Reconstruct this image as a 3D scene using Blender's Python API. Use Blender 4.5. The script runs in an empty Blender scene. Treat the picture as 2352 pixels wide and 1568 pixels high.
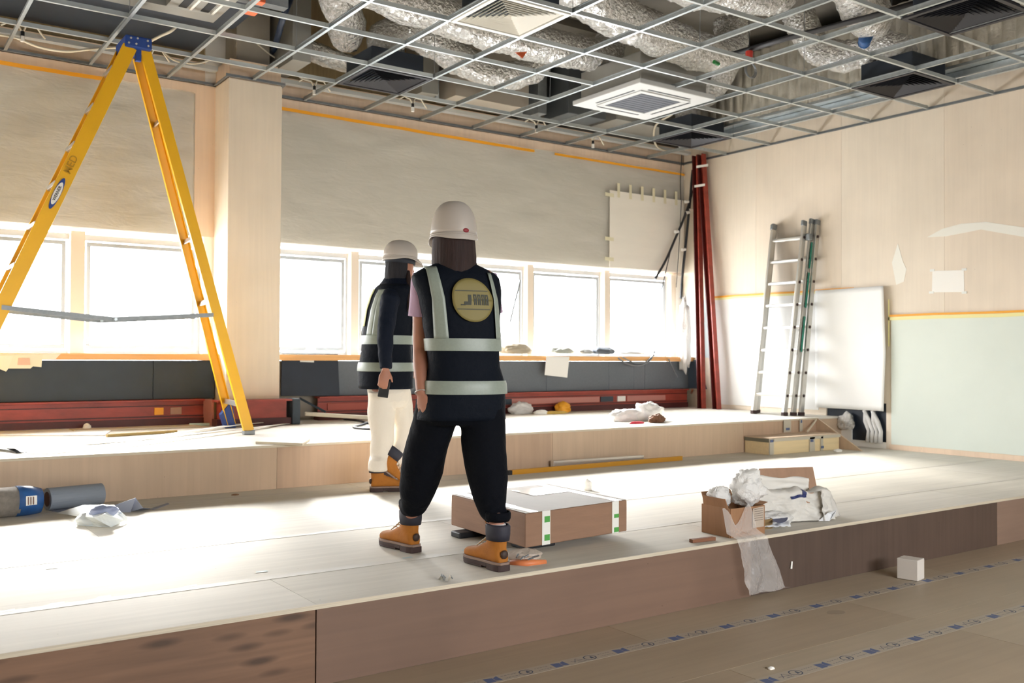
import bpy, bmesh, math, random
import numpy as np
from mathutils import Vector, Matrix, noise
random.seed(7)
D = bpy.data
COL = bpy.context.scene.collection
sc = bpy.context.scene

# ------------------------------------------------------------------ camera
FPX = 2184.46
YAW, PITCH, ROLL = math.radians(34.9453), math.radians(.9249), math.radians(.3065)
CAM = Vector((0, 0, 1.277))
_w = Vector((math.sin(YAW) * math.cos(PITCH), math.cos(YAW) * math.cos(PITCH), math.sin(PITCH)))
_r = Vector((math.cos(YAW), -math.sin(YAW), 0))
_u = _r.cross(_w)
RR = _r * math.cos(ROLL) + _u * math.sin(ROLL)
UU = _u * math.cos(ROLL) - _r * math.sin(ROLL)
cd = D.cameras.new('camera')
cam = D.objects.new('camera', cd)
COL.objects.link(cam)
m = Matrix((RR, UU, -_w)).transposed().to_4x4()
m.translation = CAM
cam.matrix_world = m
cd.sensor_width = 36
cd.lens = FPX / 2352 * 36
cd.clip_start = .05
cd.dof.use_dof = True
cd.dof.focus_distance = 4.6
cd.dof.aperture_fstop = 4.0
sc.camera = cam
sc.view_settings.view_transform = 'Standard'
sc.view_settings.look = 'None'
sc.view_settings.gamma = 1
sc.view_settings.use_curve_mapping = False
sc.view_settings.exposure = 0.45

# ------------------------------------------------------------------ sky and daylight
w = D.worlds.new('sky')
sc.world = w
w.use_nodes = True
bg = w.node_tree.nodes['Background']
# hazy bright sky, dimmer ground below the horizon
_wt = w.node_tree
_tc = _wt.nodes.new('ShaderNodeTexCoord')
_sx = _wt.nodes.new('ShaderNodeSeparateXYZ')
_mr = _wt.nodes.new('ShaderNodeMapRange')
_mr.inputs[1].default_value, _mr.inputs[2].default_value = -.12, .25
_mr.inputs[3].default_value, _mr.inputs[4].default_value = 11.0, 25.0
_wt.links.new(_tc.outputs['Generated'], _sx.inputs[0])
_wt.links.new(_sx.outputs[2], _mr.inputs[0])
_wt.links.new(_mr.outputs[0], bg.inputs[1])
bg.inputs[0].default_value = (.95, .975, 1, 1)
_sl = D.lights.new('hazy_sun', 'SUN')
_sl.energy = 26
_sl.angle = math.radians(16)
_sl.color = (1, .97, .92)
_so = D.objects.new('hazy_sun', _sl)
_so.rotation_euler = Vector((.22, .975, math.tan(math.radians(25)))).to_track_quat('Z', 'Y').to_euler()
COL.objects.link(_so)

def portal(name, loc, sx, sy, rot):
    l = D.lights.new(name, 'AREA')
    l.shape = 'RECTANGLE'
    l.size, l.size_y = sx, sy
    l.cycles.is_portal = True
    o = D.objects.new(name, l)
    o.location = loc
    o.rotation_euler = rot
    COL.objects.link(o)
portal('window_light', (-.1, 9.3, 1.83), 5.8, 1.1, (-math.pi / 2, 0, 0))
portal('window_light', (6.27, 9.3, 1.83), 5.6, 1.1, (-math.pi / 2, 0, 0))
portal('rear_fill_portal', (3.5, -3.05, 2.0), 5.0, .9, (math.pi / 2, 0, 0))  # unseen rear opening, added to fill surfaces facing the camera
sc.cycles.max_bounces = 10
sc.cycles.diffuse_bounces = 7
sc.cycles.glossy_bounces = 5
sc.cycles.transparent_max_bounces = 16
sc.cycles.caustics_reflective = False
sc.cycles.caustics_refractive = False
sc.cycles.sample_clamp_indirect = 8

# ------------------------------------------------------------------ helpers
def ray(px, py):
    return _w + RR * ((px - 1176) / FPX) - UU * ((py - 784) / FPX)
def at(px, py, ax, val):
    d = ray(px, py)
    return CAM + d * ((val - CAM[ax]) / d[ax])
def P(px, py, d):
    return CAM + ray(px, py) * d
def depth(p):
    return (Vector(p) - CAM).dot(_w)
def lin(h):
    h = h.lstrip('#')
    o = []
    for i in (0, 2, 4):
        c = int(h[i:i + 2], 16) / 255
        o.append(c / 12.92 if c <= .04045 else ((c + .055) / 1.055) ** 2.4)
    return (*o, 1)
def sh(c, f):
    return (min(c[0] * f, 1), min(c[1] * f, 1), min(c[2] * f, 1), 1)
MATS = {}
def mat(name, col, rough=.6, metal=0, var=None, bump=None, alpha=1, spec=.5, trans=0, sheen=0, col2=None):
    """var=(scale xyz or number, amount, detail); bump=(scale, strength)"""
    if name in MATS:
        return MATS[name]
    m = D.materials.new(name)
    m.use_nodes = True
    nt = m.node_tree
    N, L = nt.nodes, nt.links
    b = N['Principled BSDF']
    c = lin(col) if isinstance(col, str) else col
    b.inputs['Base Color'].default_value = c
    b.inputs['Roughness'].default_value = rough
    b.inputs['Metallic'].default_value = metal
    b.inputs['Specular IOR Level'].default_value = spec
    if trans:
        b.inputs['Transmission Weight'].default_value = trans
    if sheen:
        b.inputs['Sheen Weight'].default_value = sheen
    tc = N.new('ShaderNodeTexCoord')
    def noise_tex(scale, detail=5, dist=0):
        mp = N.new('ShaderNodeMapping')
        s = scale if isinstance(scale, (tuple, list)) else (scale,) * 3
        mp.inputs['Scale'].default_value = s
        L.new(tc.outputs['Object'], mp.inputs[0])
        t = N.new('ShaderNodeTexNoise')
        t.inputs['Scale'].default_value = 1
        t.inputs['Detail'].default_value = detail
        t.inputs['Roughness'].default_value = .6
        t.inputs['Distortion'].default_value = dist
        L.new(mp.outputs[0], t.inputs[0])
        return t
    if var:
        t = noise_tex(var[0], var[2] if len(var) > 2 else 5)
        r = N.new('ShaderNodeValToRGB')
        c2 = lin(col2) if col2 else None
        r.color_ramp.elements[0].position = .3
        r.color_ramp.elements[1].position = .7
        r.color_ramp.elements[0].color = c2 if c2 else sh(c, 1 - var[1])
        r.color_ramp.elements[1].color = c if c2 else sh(c, 1 + var[1])
        L.new(t.outputs[0], r.inputs[0])
        L.new(r.outputs[0], b.inputs['Base Color'])
    if bump:
        t = noise_tex(bump[0], 4, .4)
        bn = N.new('ShaderNodeBump')
        bn.inputs['Strength'].default_value = bump[1]
        bn.inputs['Distance'].default_value = bump[2] if len(bump) > 2 else .01
        L.new(t.outputs[0], bn.inputs['Height'])
        L.new(bn.outputs[0], b.inputs['Normal'])
    if alpha < 1:
        tr = N.new('ShaderNodeBsdfTransparent')
        mx = N.new('ShaderNodeMixShader')
        mx.inputs[0].default_value = alpha
        out = N['Material Output']
        L.new(tr.outputs[0], mx.inputs[1])
        L.new(b.outputs[0], mx.inputs[2])
        L.new(mx.outputs[0], out.inputs[0])
    MATS[name] = m
    return m

def plywood(name, col, grain='x', amount=.12, knots=False, rough=.5, dark=None, blotch=.1, spec=.5):
    """pale wood with long stretched grain along one local axis, optional dark eye knots, soft blotches and specks"""
    if name in MATS:
        return MATS[name]
    m = D.materials.new(name)
    m.use_nodes = True
    nt = m.node_tree
    N, L = nt.nodes, nt.links
    b = N['Principled BSDF']
    b.inputs['Roughness'].default_value = rough
    b.inputs['Specular IOR Level'].default_value = spec
    c = lin(col)
    tc = N.new('ShaderNodeTexCoord')
    def nz(scale, detail, dist=0):
        mp = N.new('ShaderNodeMapping')
        mp.inputs['Scale'].default_value = scale
        L.new(tc.outputs['Object'], mp.inputs[0])
        t = N.new('ShaderNodeTexNoise')
        t.inputs['Scale'].default_value = 1
        t.inputs['Detail'].default_value = detail
        t.inputs['Distortion'].default_value = dist
        L.new(mp.outputs[0], t.inputs[0])
        return t
    a, g = 1.2, 26
    sc3 = {'x': (a, g, g), 'y': (g, a, g), 'z': (g, g, a)}[grain]
    t1 = nz(sc3, 6, .6)
    t2 = nz((1.6,) * 3, 3)
    r1 = N.new('ShaderNodeValToRGB')
    r1.color_ramp.elements[0].position = .35
    r1.color_ramp.elements[1].position = .65
    r1.color_ramp.elements[0].color = lin(dark) if dark else sh(c, 1 - amount)
    r1.color_ramp.elements[1].color = sh(c, 1 + amount * .4)
    L.new(t1.outputs[0], r1.inputs[0])
    mx = N.new('ShaderNodeMix')
    mx.data_type = 'RGBA'
    mx.blend_type = 'MULTIPLY'
    mx.inputs[0].default_value = 1
    r2 = N.new('ShaderNodeValToRGB')
    r2.color_ramp.elements[0].position = .35
    r2.color_ramp.elements[1].position = .65
    r2.color_ramp.elements[0].color = (1 - blotch, 1 - blotch, 1 - blotch, 1)
    r2.color_ramp.elements[1].color = (1, 1, 1, 1)
    L.new(t2.outputs[0], r2.inputs[0])
    L.new(r1.outputs[0], mx.inputs[6])
    L.new(r2.outputs[0], mx.inputs[7])
    last = mx.outputs[2]
    def spots(scale, thr, colr, rnd=1):
        nonlocal last
        mp = N.new('ShaderNodeMapping')
        mp.inputs['Scale'].default_value = scale
        L.new(tc.outputs['Object'], mp.inputs[0])
        v = N.new('ShaderNodeTexVoronoi')
        v.inputs['Scale'].default_value = 1
        v.inputs['Randomness'].default_value = rnd
        L.new(mp.outputs[0], v.inputs[0])
        rr = N.new('ShaderNodeValToRGB')
        rr.color_ramp.elements[0].position = thr * .35
        rr.color_ramp.elements[0].color = (1, 1, 1, 1)
        rr.color_ramp.elements[1].position = thr
        rr.color_ramp.elements[1].color = (0, 0, 0, 1)
        L.new(v.outputs['Distance'], rr.inputs[0])
        m2 = N.new('ShaderNodeMix')
        m2.data_type = 'RGBA'
        L.new(rr.outputs[0], m2.inputs[0])
        L.new(last, m2.inputs[6])
        m2.inputs[7].default_value = colr
        last = m2.outputs[2]
    if knots:
        k = {'x': (4, 17, 17), 'y': (17, 4, 17), 'z': (17, 17, 4)}[grain]
        spots(k, .34, sh(c, .35))
    spots((9, 9, 9), .035, sh(c, .45))
    L.new(last, b.inputs['Base Color'])
    bn = N.new('ShaderNodeBump')
    bn.inputs['Strength'].default_value = .12
    bn.inputs['Distance'].default_value = .004
    L.new(t1.outputs[0], bn.inputs['Height'])
    L.new(bn.outputs[0], b.inputs['Normal'])
    MATS[name] = m
    return m

def setp(o, label=None, cat=None, group=None, kind=None):
    if label: o['label'] = label
    if cat: o['category'] = cat
    if group: o['group'] = group
    if kind: o['kind'] = kind
    return o
def empty(name, loc=(0, 0, 0), label=None, cat=None, group=None, kind=None):
    o = D.objects.new(name, None)
    o.empty_display_size = .1
    o.location = loc
    COL.objects.link(o)
    return setp(o, label, cat, group, kind)
def link(name, me, mt, parent=None, smooth=False, bevel=0):
    o = D.objects.new(name, me)
    COL.objects.link(o)
    if mt and not me.materials:
        me.materials.append(mt)
    if parent:
        o.parent = parent
        o.matrix_parent_inverse = Matrix.Translation(-Vector(parent_world(parent)))
    if smooth:
        me.polygons.foreach_set('use_smooth', [True] * len(me.polygons))
    if bevel:
        b = o.modifiers.new('bevel', 'BEVEL')
        b.width = bevel
        b.segments = 2
        b.limit_method = 'ANGLE'
    return o
def parent_world(p):   # empties stand at their thing's base; meshes keep their geometry in world space
    return p.location if p.type == 'EMPTY' else Vector((0, 0, 0))

class M:
    def __init__(s):
        s.v, s.f = [], []
    def add(s, vs, fs):
        n = len(s.v)
        s.v += [tuple(v) for v in vs]
        s.f += [tuple(i + n for i in f) for f in fs]
        return s
    def hexa(s, p):   # 8 corner points, bottom loop then top loop
        return s.add(p, [(3, 2, 1, 0), (4, 5, 6, 7), (0, 1, 5, 4), (1, 2, 6, 5), (2, 3, 7, 6), (3, 0, 4, 7)])
    def box(s, x0, x1, y0, y1, z0, z1):
        return s.hexa([(x0, y0, z0), (x1, y0, z0), (x1, y1, z0), (x0, y1, z0), (x0, y0, z1), (x1, y0, z1), (x1, y1, z1), (x0, y1, z1)])
    def bar(s, a, b, w, t, side=(0, 0, 1)):   # rectangular bar from a to b; w along 'side', t across
        a, b = Vector(a), Vector(b)
        d = (b - a).normalized()
        sd = Vector(side)
        sd = (sd - d * sd.dot(d)).normalized()
        o = d.cross(sd)
        sd, o = sd * w / 2, o * t / 2
        return s.hexa([a - sd - o, a + sd - o, a + sd + o, a - sd + o, b - sd - o, b + sd - o, b + sd + o, b - sd + o])
    def slab(s, quad, n, t):   # four corner points thickened by t along n
        n = Vector(n).normalized() * t
        q = [Vector(p) for p in quad]
        return s.hexa(q + [p + n for p in q])
    def poly(s, pts, n, t):    # polygon extruded by t along n
        n = Vector(n).normalized() * t
        k = len(pts)
        q = [Vector(p) for p in pts]
        return s.add(q + [p + n for p in q], [tuple(range(k))[::-1], tuple(range(k, 2 * k))] + [(i, (i + 1) % k, (i + 1) % k + k, i + k) for i in range(k)])
    def loft(s, rings, cap=True, closed=True):
        k = len(rings[0])
        vs = [p for r in rings for p in r]
        fs = []
        for i in range(len(rings) - 1):
            for j in range(k if closed else k - 1):
                a, b = i * k + j, i * k + (j + 1) % k
                fs.append((a, b, b + k, a + k))
        if cap:
            fs.append(tuple(range(k))[::-1])
            fs.append(tuple((len(rings) - 1) * k + j for j in range(k)))
        return s.add(vs, fs)
    def tube(s, pts, r, k=10, cap=True, jit=0, up=None):
        pts = [Vector(p) for p in pts]
        n = len(pts)
        rs = r if isinstance(r, (list, tuple)) else [r] * n
        rings = []
        ref = Vector(up) if up else None
        for i, p in enumerate(pts):
            t = (pts[min(i + 1, n - 1)] - pts[max(i - 1, 0)]).normalized()
            if ref is None:
                ref = Vector((0, 0, 1)) if abs(t.z) < .9 else Vector((1, 0, 0))
            a = (ref - t * ref.dot(t)).normalized()
            b = t.cross(a)
            ref = a
            rr = rs[i]
            ra, rb = rr if isinstance(rr, (tuple, list)) else (rr, rr)
            rings.append([p + (a * math.cos(q) * ra + b * math.sin(q) * rb) * (1 + (jit * (noise.noise(Vector((q * 2, i * 1.7, n)))) if jit else 0)) for q in [2 * math.pi * j / k for j in range(k)]])
        return s.loft(rings, cap)
    def ball(s, c, r, k=12, sq=(1, 1, 1), rot=None):
        c = Vector(c)
        rings = []
        for i in range(1, k):
            a = math.pi * i / k
            ring = []
            for j in range(k * 2):
                b = math.pi * j / k
                v = Vector((math.sin(a) * math.cos(b) * r * sq[0], math.sin(a) * math.sin(b) * r * sq[1], -math.cos(a) * r * sq[2]))
                if rot: v = rot @ v
                ring.append(c + v)
            rings.append(ring)
        return s.loft(rings)
    def mesh(s, name):
        me = D.meshes.new(name)
        me.from_pydata(s.v, [], s.f)
        me.update()
        return me
    def build(s, name, mt, parent=None, smooth=False, bevel=0, fix=True):
        me = s.mesh(name)
        if fix:
            bm = bmesh.new()
            bm.from_mesh(me)
            bmesh.ops.recalc_face_normals(bm, faces=bm.faces)
            bm.to_mesh(me)
            bm.free()
        return link(name, me, mt, parent, smooth, bevel)
    def remesh(s, name, mt, parent=None, voxel=.012, smooth=2, disp=0, dscale=8, disp2=None):
        me = s.mesh(name)
        bm = bmesh.new()
        bm.from_mesh(me)
        bmesh.ops.recalc_face_normals(bm, faces=bm.faces)
        bm.to_mesh(me)
        bm.free()
        t = D.objects.new('tmp', me)
        COL.objects.link(t)
        r = t.modifiers.new('r', 'REMESH')
        r.mode = 'VOXEL'
        r.voxel_size = voxel
        if smooth:
            q = t.modifiers.new('s', 'SMOOTH')
            q.iterations = smooth
            q.factor = .6
        dg = bpy.context.evaluated_depsgraph_get()
        me2 = D.meshes.new_from_object(t.evaluated_get(dg))
        D.objects.remove(t)
        me2.name = name
        if disp:
            for v in me2.vertices:
                n = noise.noise(v.co * dscale) + .5 * noise.noise(v.co * dscale * 2.3)
                v.co += v.normal * n * disp
        return link(name, me2, mt, parent, True)

def thing_mesh(o, label, cat, group=None):
    return setp(o, label, cat, group)
def struct(o):
    o['kind'] = 'structure'
    return o
def copy_tree(o, off=(0, 0, 0), label=None):
    c = o.copy()
    COL.objects.link(c)
    c.location = o.location + Vector(off)
    if label: c['label'] = label
    for ch in list(o.children):
        d = ch.copy()
        COL.objects.link(d)
        d.parent = c
        for g in list(ch.children):
            e = g.copy()
            COL.objects.link(e)
            e.parent = d
    return c
def grid_sheet(M_, f, nu, nv, thick=0):
    pts = [[Vector(f(i / nu, j / nv)) for j in range(nv + 1)] for i in range(nu + 1)]
    vs = [p for r in pts for p in r]
    fs = [(i * (nv + 1) + j, (i + 1) * (nv + 1) + j, (i + 1) * (nv + 1) + j + 1, i * (nv + 1) + j + 1) for i in range(nu) for j in range(nv)]
    return M_.add(vs, fs)
def thicken(o, t):
    s = o.modifiers.new('solid', 'SOLIDIFY')
    s.thickness = t
    s.offset = 0
    return o
def crumple(name, c, size, mt, seed=0, parent=None, k=14, amp=.35, flat=True, sharp=4.0):
    """crumpled lump: an ellipsoid pushed about by ridged noise, sitting on its base plane"""
    me = D.meshes.new(name)
    bm = bmesh.new()
    bmesh.ops.create_icosphere(bm, subdivisions=4, radius=1)
    for v in bm.verts:
        d = v.co.normalized()
        q = d * 1.7 + Vector((seed * 3.1, seed * 1.7, seed))
        n = noise.noise(q) * .7 + abs(noise.noise(q * sharp * .5)) * .6 - abs(noise.noise(q * sharp)) * .35
        v.co = d * (1 + amp * n)
        v.co.x *= size[0]
        v.co.y *= size[1]
        v.co.z *= size[2]
        if flat and v.co.z < -size[2] * .55:
            v.co.z = -size[2] * .55
    lo = min(v.co.z for v in bm.verts)
    for v in bm.verts:
        v.co += Vector(c) - Vector((0, 0, lo))
    bm.to_mesh(me)
    bm.free()
    return link(name, me, mt, parent, True)
def text(name, s, size, mt, origin, xdir, ydir, parent=None, ext=.0008, cx=True):
    cu = D.curves.new(name, 'FONT')
    cu.body = s
    cu.size = size
    cu.extrude = ext
    cu.offset = .0004
    if cx:
        cu.align_x = 'CENTER'
        cu.align_y = 'CENTER'
    t = D.objects.new('tmp', cu)
    COL.objects.link(t)
    dg = bpy.context.evaluated_depsgraph_get()
    me = D.meshes.new_from_object(t.evaluated_get(dg))
    D.objects.remove(t)
    X = Vector(xdir).normalized()
    Y = Vector(ydir)
    Y = (Y - X * Y.dot(X)).normalized()
    mm = Matrix((X, Y, X.cross(Y))).transposed().to_4x4()
    mm.translation = Vector(origin)
    me.transform(mm)
    return link(name, me, mt, parent)

ZL, ZM, ZU = 0.0, .317, .634
YM, YU, YW, XR, ZC = 3.46, 6.6, 9.05, 9.1, 3.845

# ------------------------------------------------------------------ materials
M_deck = plywood('deck_plywood', 'D6D1C5', 'x', .07, rough=.72, blotch=.06, spec=.18)
M_deck2 = plywood('deck_plywood_pale', 'DAD5CA', 'x', .06, rough=.7, blotch=.06, spec=.18)
M_floor = plywood('floor_board', 'AA9881', 'x', .05, rough=.5, blotch=.08)
M_floor2 = plywood('floor_board_pale', 'AF9F88', 'x', .05, rough=.48, blotch=.08)
M_rise_knot = plywood('riser_knotty', '80614B', 'x', .18, knots=True, rough=.6, blotch=.2)
M_rise_red = plywood('riser_reddish', '7C6252', 'x', .06, rough=.6, blotch=.15)
M_rise_dark = plywood('riser_grey_brown', '5C4A40', 'z', .12, rough=.6, blotch=.2)
M_rise_pink = plywood('riser_pink', '937A6A', 'x', .06, rough=.6, blotch=.1)
M_rise_up = plywood('riser_upper', 'C6AA90', 'z', .07, rough=.55, blotch=.12)
M_rise_up2 = plywood('riser_upper_pale', 'CDB499', 'z', .06, rough=.55, blotch=.1)
M_wallply = plywood('wall_plywood', 'ECDFCC', 'z', .03, rough=.6, blotch=.08)
M_wallply2 = plywood('wall_plywood_warm', 'EBD3BA', 'z', .05, rough=.6, blotch=.1)
M_edge = mat('ply_edge', 'CFC5B0', .6, var=((3, 3, 300), .15))
M_sill = mat('sill_wood', 'E8B070', .5, var=((2, 60, 60), .1))
M_plaster = mat('plasterboard', 'DDE5DC', .75, var=(1.2, .03))
M_plaster_w = mat('plasterboard_white', 'F1F1EE', .6, var=(1.5, .02))
M_white = mat('white_paint', 'F2F0EA', .5)
M_grey_blind = mat('blind_board', 'B9B4A8', .8, var=((25, 25, 2), .05), bump=((80, 80, 80), .15))
M_film = mat('polythene_film', 'F4F1EA', .3, alpha=.32, bump=((2.5, 2.5, 9), .45, .04))
M_bag = mat('clear_polythene', 'F4F0EC', .25, alpha=.3, bump=((9, 9, 5), .9, .03))
M_bag_w = mat('white_polythene', 'F2F1EE', .35, alpha=.8, bump=(22, .9, .02))
M_orange_tape = mat('orange_tape', 'F0A520', .5)
M_yel_tape = mat('pale_yellow_tape', 'EEE6A4', .6)
M_masking = mat('masking_tape', 'DDD6B8', .6)
M_dark_panel = mat('dark_panel', '2F3A44', .55, var=(3, .12))
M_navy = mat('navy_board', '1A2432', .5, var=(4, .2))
M_grey_panel = mat('grey_panel', '6A7076', .75, var=(40, .06), bump=(180, .25))
M_red = mat('oxide_red_steel', '94382A', .45, var=((4, 4, 12), .25))
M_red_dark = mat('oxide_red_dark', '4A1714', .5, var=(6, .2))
M_frame = mat('window_frame', 'C9CDD0', .4)
M_frame_b = mat('window_mullion', 'EADCCB', .5)
M_galv = mat('galvanised_steel', 'B9C1C4', .38, .75, var=(30, .1), bump=(60, .1))
M_galv_d = mat('galvanised_dull', '8A8F92', .5, .6, var=(20, .12))
M_foil = mat('crinkled_foil', 'F6F4EE', .14, .78, var=(22, .16), bump=((34, 34, 34), 1.0, .07))
M_foil_rib = mat('quilted_foil', 'ECE7DB', .25, .6, var=(9, .08), bump=((20, 20, 20), .4, .02))
M_black = mat('black_plastic', '15171C', .5)
M_blackduct = mat('black_duct', '1F2833', .6, var=(3, .1))
M_conc = mat('painted_concrete', 'A9A193', .85, var=(2.5, .1), bump=(12, .2))
M_slab = mat('slab_soffit', '6C675E', .9, var=(2, .15), bump=(9, .3))
M_rib = mat('wood_wool_slab', '9A8765', .9, var=((40, 40, 2), .18))
M_rib_grey = mat('grey_ribbed', '77716A', .85, var=((60, 60, 2), .18))
M_duct = mat('sheet_duct', 'A2A19B', .45, .5, var=(4, .06))
M_cable = mat('cream_cable', 'E3DBC8', .5)
M_cable_b = mat('black_cable', '26262A', .5)
M_yellow = mat('ladder_yellow', 'F0B60E', .4, var=((3, 3, 3), .05), bump=(90, .05))
M_blue = mat('ladder_blue', '1B3F8A', .45)
M_alu = mat('aluminium', 'C6C5C0', .35, .85, var=(20, .07))
M_alu_bright = mat('aluminium_polished', 'DEDCD6', .28, .8)
M_green = mat('green_label', '1F7D68', .5)
M_card = mat('cardboard', '90705A', .75, var=((4, 4, 40), .08), bump=((5, 5, 60), .1))
M_card_d = mat('cardboard_brown', '8E6A4E', .75, var=((40, 40, 4), .1))
M_card_p = mat('cardboard_top', 'A99F92', .6, var=(6, .05))
M_tape_w = mat('parcel_tape_white', 'E9EAE4', .35)
M_tape_clear = mat('parcel_tape', 'E8E6E2', .12, spec=.9)
M_tgreen = mat('tape_green_mark', '4FA04A', .5)
M_sack = mat('woven_white_sack', 'D8D5CE', .6, var=(20, .05), bump=((160, 160, 160), .3))
M_paper = mat('paper', 'F6F4EE', .7)
M_printblue = mat('blue_print', '56648A', .6)
M_navyprint = mat('navy_print', '2C3868', .5)
M_tape_floor = mat('floor_tape', 'ADA292', .45)
M_skin = mat('skin', 'AC7862', .55, var=(12, .05))
M_hair = mat('dark_brown_hair', '2C1B18', .75, var=((60, 60, 3), .3), bump=((120, 120, 4), .5))
M_hair2 = mat('black_hair', '15131A', .75, var=((60, 60, 3), .3), bump=((120, 120, 4), .5))
M_vest = mat('navy_vest', '0A111C', .75, bump=(26, .35, .02), spec=.15)
M_refl = mat('reflective_tape', '8F9A90', .4, var=(90, .05))
M_logo = mat('logo_yellow', '857A46', .6)
M_logo_d = mat('logo_print', '5C5A48', .7)
M_trous = mat('black_trousers', '0A0D14', .85, bump=(18, .4, .02), spec=.12)
M_cream = mat('cream_trousers', 'E6DED0', .85, bump=(16, .4, .02))
M_jacket = mat('dark_jacket', '0B1424', .75, bump=(20, .4, .02), spec=.2)
M_lilac = mat('lilac_cotton', 'BBA0BC', .8, bump=(30, .3))
M_lime = mat('lime_piping', 'D9DDA0', .6)
M_helmet = mat('white_helmet', 'BBB4AC', .4)
M_boot = mat('tan_nubuck', 'A9691F', .8, var=(20, .1), bump=(80, .2))
M_collar = mat('boot_collar', '2C2C38', .7)
M_sole = mat('boot_sole', '3C2A28', .7)
M_welt = mat('boot_welt', '8A7468', .7)
M_glass = mat('window_glass', 'FFFFFF', .05, alpha=.06)

# ================================================================== SETTING
# lower floor, laid in boards
fl = struct(empty('floor', (0, 0, 0)))
M().box(-3.2, XR + .2, -3.2, YU, -.3, -.022).build('floor_slab', M_floor, fl)
ys = [-3.0, -1.9, -.7, .5, 1.62, 2.52, 2.705, 3.145, YM + .06]
for j in range(len(ys) - 1):
    x = -3.0 + (1.1 if j % 2 else 0)
    xs = [-3.1] + [x + 2.44 * k for k in range(1, 5)] + [XR]
    for k in range(len(xs) - 1):
        if xs[k + 1] - xs[k] > .1:
            M().box(xs[k] + .0015, xs[k + 1] - .0015, ys[j] + .0015, ys[j + 1] - .0015, -.02, 0).build('floor_board', (M_floor, M_floor2)[(j + k) % 2], fl)
# middle platform
pm = struct(empty('stepped_platform', (0, YM, ZM)))
M().box(-3.1, XR, YM + .02, YU + .3, 0, ZM - .019).build('platform_core', M_floor, pm)
rows = [YM - .012, 3.975, 4.84, 5.72, YU + .02]
for j in range(4):
    off = (1.5, .35, 1.1, .6)[j]
    xs = [-3.1] + [off + 2.49 * k for k in range(-1, 4)] + [XR]
    for k in range(len(xs) - 1):
        if xs[k + 1] - xs[k] > .05:
            M().box(xs[k] + .001, xs[k + 1] - .001, rows[j] + .0012, rows[j + 1] - .0012, ZM - .018, ZM).build('deck_sheet', (M_deck, M_deck2)[(j * 2 + k) % 2], pm)
for (a, b, mt) in ((-3.1, 1.497, M_rise_knot), (1.503, 3.99, M_rise_red), (3.992, 6.49, M_rise_dark), (6.494, XR, M_rise_pink)):
    M().box(a, b, YM, YM + .018, 0.001, ZM - .0185).build('riser_board', mt, pm)
M().box(-3.1, XR, YM - .013, YM - .0, ZM - .0175, ZM - .0005).build('deck_edge', M_edge, pm)
# upper platform
pu = struct(empty('stepped_platform', (0, YU, ZU)))
M().box(-3.1, 8.66, YU + .02, YW + .2, ZM, ZU - .019).build('platform_core', M_floor, pu)
M().box(8.66, XR, YU + .02, YW + .2, ZM, ZU - .019).build('platform_core', M_floor, pu)
rows = [YU - .012, 7.25, 8.1, YW]
for j in range(3):
    xs = [-3.1] + [(.2, 1.3, .7)[j] + 2.49 * k for k in range(0, 4)] + [XR]
    for k in range(len(xs) - 1):
        if xs[k + 1] - xs[k] > .05:
            M().box(xs[k] + .001, xs[k + 1] - .001, rows[j] + .0012, rows[j + 1] - .0012, ZU - .018, ZU).build('deck_sheet', (M_deck2, M_deck)[(j + k) % 2], pu)
xs = [-3.1, .1, 2.55, 5.05, 7.49, 8.66]
for k in range(5):
    M().box(xs[k] + .001, xs[k + 1] - .001, YU, YU + .018, ZM + .001, ZU - .0185).build('riser_board', (M_rise_up, M_rise_up2)[k % 2], pu)
M().box(-3.1, 8.66, YU - .013, YU, ZU - .0175, ZU - .0005).build('deck_edge', M_edge, pu)
# sloping side string beside the steps
M().poly([(8.66, YU, ZM), (8.66, 6.03, ZM), (8.66, YU, ZU)], (1, 0, 0), .02).build('side_string', M_rise_up2, pu)
M().box(8.68, XR, YU, YU + .018, ZM, ZU - .0185).build('riser_board', M_rise_up2, pu)

# window wall (left and middle of the picture)
ww = struct(empty('wall_window', (4, YW, 0)))
def wbox(name, x0, x1, z0, z1, mt=M_wallply2, y0=YW, y1=YW + .35, par=None):
    return M().box(x0, x1, y0, y1, z0, z1).build(name, mt, par or ww)
ZS, ZWT = 1.285, 2.37
wbox('wall_below_window', -3.3, XR + .3, 0, ZS - .06, M_conc)
wbox('wall_above_window', -3.3, 2.85, ZWT + .03, 3.83, M_wallply2, YW + .03)
wbox('wall_above_window', 3.36, XR + .3, ZWT + .03, 3.83, M_wallply2, YW + .03)
wbox('wall_pier', 2.76, 3.46, ZS - .06, 5.0, M_white, YW + .02)
wbox('wall_over_ceiling', -3.3, XR + .3, 3.83, 4.06, M_wallply2, YW + .03)
wbox('wall_over_ceiling', -3.3, 6.2, 4.06, 5.0, M_rib, YW + .05)
wbox('wall_over_ceiling', 6.2, XR + .3, 4.06, 5.0, M_rib_grey, YW + .05)
# plywood lining strips round the blinds
for (x0, x1, z0, z1) in ((-3.1, 2.85, 3.745, 3.835), (2.66, 2.85, 2.40, 3.745), (3.36, XR, 3.735, 3.835)):
    M().box(x0, x1, YW - .005, YW + .03, z0, z1).build('lining_strip', M_wallply2, ww)
# column
cl = struct(empty('wall_column', (3.1, 8.85, 0)))
M().box(2.85, 3.36, 8.65, YW + .03, ZU, 3.835).build('column_lining', M_wallply, cl, bevel=.003)
M().box(2.86, 3.35, 8.66, YW + .05, 3.835, 4.02).build('column_lining', M_wallply2, cl)
M().box(2.95, 3.27, 8.75, YW + .05, 4.02, 4.97).build('column_head', M_conc, cl)
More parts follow.
